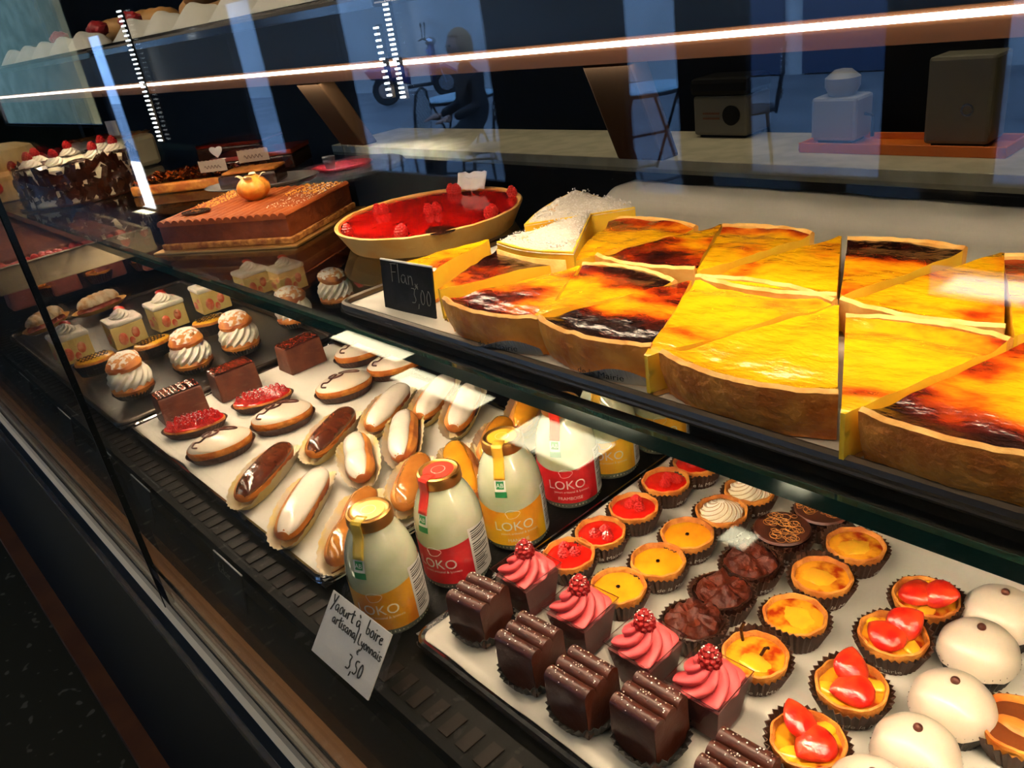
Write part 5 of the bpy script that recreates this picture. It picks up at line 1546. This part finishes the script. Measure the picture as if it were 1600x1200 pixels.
for k in range(7):
    a = 2*PI*k/7+.25
    o = swirl(.024, .020, 8, 1.3, .2, base=0, seed=k).build('cream_swirl', M_WCREAM, t); o.location = (Rk*.72*math.cos(a), Rk*.72*math.sin(a), Hk)
    r_ = raspberry(MB(), (0, 0, .014), .0105, .017).build('raspberry', M_RASP, o)
# pale cream fruit cake at the very left
t = thing('cream_fruit_cake', 'pale cream cake with strawberry halves at the left border', 'cake', (-2.24, .40, ZS))
MB().lathe([(0, .002), (.12, .002), (.12, .055), (.11, .062), (0, .062)], 50).build('cake_body', pm('orange_cream', (.78, .36, .12), .5, col2=(.9, .6, .25), ns=14), t)
for k in range(14):
    a = 2*PI*k/14
    strawberry_half('strawberry_half', t, (.121*math.cos(a), .121*math.sin(a), .035), (PI/2, 0, a+PI/2), 1.6)
for k in range(10):
    a = 2*PI*k/10
    raspberry(MB(), (.085*math.cos(a), .085*math.sin(a), .062), .011, .018).build('raspberry', M_RASP, t)
sw_ = MB().lathe([(.075, .062), (.080, .08), (.070, .105), (.04, .115), (0, .118)], 60, lambda a, q, z: (q*(1+.05*math.sin(12*a+z*60))*math.cos(a), q*(1+.05*math.sin(12*a+z*60))*math.sin(a), z)).build('meringue_crown', pm('ivory_meringue', (.75, .52, .22), .5, col2=(.85, .68, .38), ns=20, bump=.4, bs=40), t)
pt = at(120, 238, ZS+.09)
t = thing('toasted_meringue_cake', 'long toasted brown-swirled cake behind the black forest cake', 'cake', (-2.26, .655, ZS), .35)
MB().box(-.11, .11, -.05, .05, .001, .078).build('cake_body', M_CREAM, t, bevel=.012, smooth=False)
MB().grid(40, 14, lambda u, v: (-.105+.21*u, -.046+.092*v, .079+.006*abs(math.sin(u*26))+.003*n3(u*5, v*5, 3))).build('torched_top', pm('caramel_torched', (.50, .17, .05), .3, coat=.5, col2=(.75, .40, .16), ns=25), t)
MB().box(.03, .07, -.02, -.018, .085, .120).build('paper_flag', M_CARD, t, smooth=False)

# chocolate-topped tarts, dish and red cake behind the slab cake
t = thing('chocolate_pecan_tart', 'long dark glossy tart with pale crust behind the chocolate slab cake', 'tart', (-1.68, .62, ZS), .65)
MB().box(-.11, .11, -.06, .06, .001, .020).build('tart_crust', M_CRUST, t, bevel=.004, smooth=False)
def dk(u, v): return (-.107+.214*u, -.057+.114*v, .021+.010*abs(n3(u*14, v*8, 1))+.006*abs(math.sin(u*40+v*5)))
MB().grid(70, 40, dk).build('glossy_topping', pm('dark_caramel', (.07, .012, .004), .1, coat=1, col2=(.30, .06, .008), ns=45, bump=.4, bs=60), t)
t = thing('chocolate_square_cake', 'square dark cake on a reddish base behind the glossy tart', 'cake', (-1.90, .84, ZS), .5)
MB().box(-.10, .08, -.05, .05, .001, .035).build('cake_body', M_DCHOC, t, bevel=.003, smooth=False)
MB().box(-.10, .08, -.05, .05, .036, .044).build('berry_glaze', pm('dark_red_glaze', (.16, .012, .006), .12, coat=1), t, bevel=.002, smooth=False)
p = at(390, 287, ZS)
t = thing('oval_white_dish', 'oval white dish behind the chocolate slab cake', 'dish', (-1.46, .66, ZS), .72)
MB().lathe([(0, .001), (.05, .001), (.08, .010), (.083, .012), (.079, .0125), (.05, .004), (0, .004)], 44, lambda a, q, z: (q*1.35*math.cos(a), q*.8*math.sin(a), z)).build('dish', M_CHINA, t)
t = thing('chocolate_loaf', 'small dark chocolate cake with tan top in the white dish', 'cake', (-1.47, .658, ZS+.0055), .72)
MB().box(-.065, .05, -.03, .03, 0, .026).build('cake_body', M_DCHOC, t, bevel=.006, smooth=False)
MB().box(-.055, .05, -.028, .028, .0265, .031).build('tan_top', M_CRUST, t, bevel=.002, smooth=False)
def label_card(name, label, px, z, w, h, rz, heart=False):
    p = at(px[0], px[1], z)
    t = thing(name, label, 'tag', (p.x, p.y, z), rz)
    if heart:
        pts = []
        for j in range(24):
            b = 2*PI*j/24
            pts.append((w*.5*math.sin(b)**3*1.0, h*(.62+.30*(.8*math.cos(b)-.3*math.cos(2*b)-.12*math.cos(3*b)))))
        pts = [(x_, max(y_, 0)) for x_, y_ in pts]
        n = len(pts)
        MB().add([(x_, y0, z_) for y0 in (-.0006, .0006) for x_, z_ in pts], [list(range(n)), list(range(n, 2*n))[::-1]]+[(i, n+i, n+(i+1) % n, (i+1) % n) for i in range(n)]).build('heart_card', M_CARD, t, smooth=False)
    else:
        n = 13; top = [(-w/2+w*i/n, h-(.0016 if i % 2 else 0)) for i in range(n+1)]
        pts = [(-w/2, 0), (w/2, 0)][::1]
        pts = [(-w/2, 0)]+top+[(w/2, 0)]
        k = len(pts)
        c = MB().add([(x_, y0, z_) for y0 in (-.0006, .0006) for x_, z_ in pts], [list(range(k)), list(range(k, 2*k))[::-1]]+[(i, k+i, k+(i+1) % k, (i+1) % k) for i in range(k)]).build('card', pm('beige_card', (.45, .34, .25), .5), t, smooth=False)
        mb = MB()
        mb.tube([(-w*.3+w*.6*j/24, -.0009, h*.4+h*.14*math.sin(j*1.3)) for j in range(25)], .0006, 4)
        mb.build('cursive_print', pm('brown_ink', (.10, .03, .02), .6), c)
    return t
label_card('scalloped_name_card', 'beige scalloped name card standing on the white dish cake', (335, 268), ZS+.036, .058, .022, .62)
label_card('scalloped_name_card', 'beige scalloped name card standing on the red glazed cake', (398, 252), ZS+.040, .062, .024, .72)
label_card('heart_card', 'white heart-shaped card stuck in the dark glossy tart', (344, 258), ZS+.030, .028, .045, .7, True)
p = at(410, 262, ZS+.035)
t = thing('red_glazed_cake', 'flat red-glazed cake on a black board behind the white dish', 'cake', (-1.66, .775, ZS), .72)
MB().box(-.10, .08, -.055, .055, .001, .030).build('cake_body', M_DCHOC, t, bevel=.004, smooth=False)
MB().box(-.10, .08, -.055, .055, .0305, .040).build('red_top', pm('brick_red_glaze', (.34, .030, .010), .3, coat=.6), t, bevel=.002, smooth=False)

# ------------------------------------------------------------------ breads on the upper shelf
ZU = 1.561
for xa, xb, lb in ((-2.75, -1.62, 'steel tray with salads and wrapped rolls on the upper shelf, far left'), (-1.58, -.72, 'steel tray with paper doilies and a baguette on the upper shelf')):
    t = thing('serving_tray', lb, 'tray', ((xa+xb)/2, .66, ZU))
    w = (xb-xa)/2
    MB().box(-w, w, -.175, .175, 0, .003).build('tray_floor', M_CHROME, t, smooth=False)
    MB().tube([(-w, -.175, .012), (w, -.175, .012), (w, .175, .012), (-w, .175, .012)], .004, 8, closed=True).build('rim', M_CHROME, t)
    MB().box(-w, w, -.176, -.174, .001, .012).build('front_lip', M_CHROME, t, smooth=False)
M_DOILY = pm('paper_doily', (.60, .60, .54), .7)
M_BREAD = pm('bread_crust', (.42, .19, .06), .6, col2=(.28, .10, .025), ns=20, bump=.4, bs=60)
xs = [-2.35, -2.2, -2.06, -1.92, -1.78, -1.50, -1.37, -1.24, -1.11, -.98, -.85]
L_ = None
names = ['far left end of the upper shelf', 'left of the strawberries on the upper shelf', 'below the first red fruit of the upper shelf', 'below the second red fruit of the upper shelf', 'right end of the far upper tray', 'left end of the near upper tray', 'under the lifted baguette', 'in front of the baguette end', 'middle of the near upper tray', 'right half of the near upper tray', 'right end of the near upper tray']
t = thing('doily', 'x', 'doily')
def doi(u, v):
    a = 2*PI*u; r = .058*v
    sc = 1+(.05*abs(math.sin(8*a)) if v > .95 else 0)
    z = .008*n3(r*30*math.cos(a), r*30*math.sin(a), 2)+.004+.034*(1-v**2.2)
    return (r*sc*math.cos(a)*1.05, r*sc*math.sin(a)*.75, z+.004)
MB().grid(64, 8, doi).build('lace_paper', M_DOILY, t, solid=.0005)
mb = MB()
L_ = Line(t, 'paper doilies on the upper shelf')
for x_, nm in zip(xs, names):
    L_.put((x_, .54, ZU+.004), random.uniform(-.3, .3), 'white scalloped paper doily, '+nm)
def loaf(name, label, cat, x_, y_, z_, L, r, rz, ry, mt=None, gp=None):
    t = tag(MB().grid(26, 24, lambda u, v: (lambda s, e: (L/2*s, r*e*math.cos(2*PI*u)*(1+.06*n3(s*4, u*2, x_)), r*e*.8*math.sin(2*PI*u)*(1+.05*math.sin(s*18))))(2*v-1, max(0, 1-abs(2*v-1)**4)**.5)).build(name, mt or M_BREAD), label, cat, gp)
    t.location = (x_, y_, z_); t.rotation_euler = (0, ry, rz)
    return t
loaf('baguette', 'thin crusty baguette lying slanted over the doilies of the upper shelf', 'bread', -1.30, .66, ZU+.082, .32, .022, .35, -.14)
for i, (x_, nm) in enumerate(((-1.05, 'right of the slanted baguette'), (-.92, 'second from the right end'), (-.80, 'right end of the near tray'), (-1.50, 'left of the slanted baguette'), (-1.78, 'right end of the far tray'), (-2.0, 'between the red fruit pieces'))):
    loaf('bread_roll', 'golden bread roll on a doily of the upper shelf, '+nm, 'bread', x_, .67, ZU+.050, .13, .028, random.uniform(.1, .7), 0, pm('roll_gold', (.50, .25, .07), .55, col2=(.6, .32, .1), ns=14), 'bread rolls on the upper shelf')
for i, (x_, nm) in enumerate(((-2.18, 'far left end'), (-1.90, 'beside the white tag'), (-1.70, 'right end of the far tray'))):
    o = tag(MB().ball((0, 0, 0), .020, 3, (1.3, 1, .8), jit=.3).build('strawberry', pm('dull_strawberry', (.45, .03, .04), .4)), 'red strawberry piece on the upper shelf, '+nm, 'fruit', 'strawberries on the upper shelf')
    o.location = (x_, .60, ZU+.052)
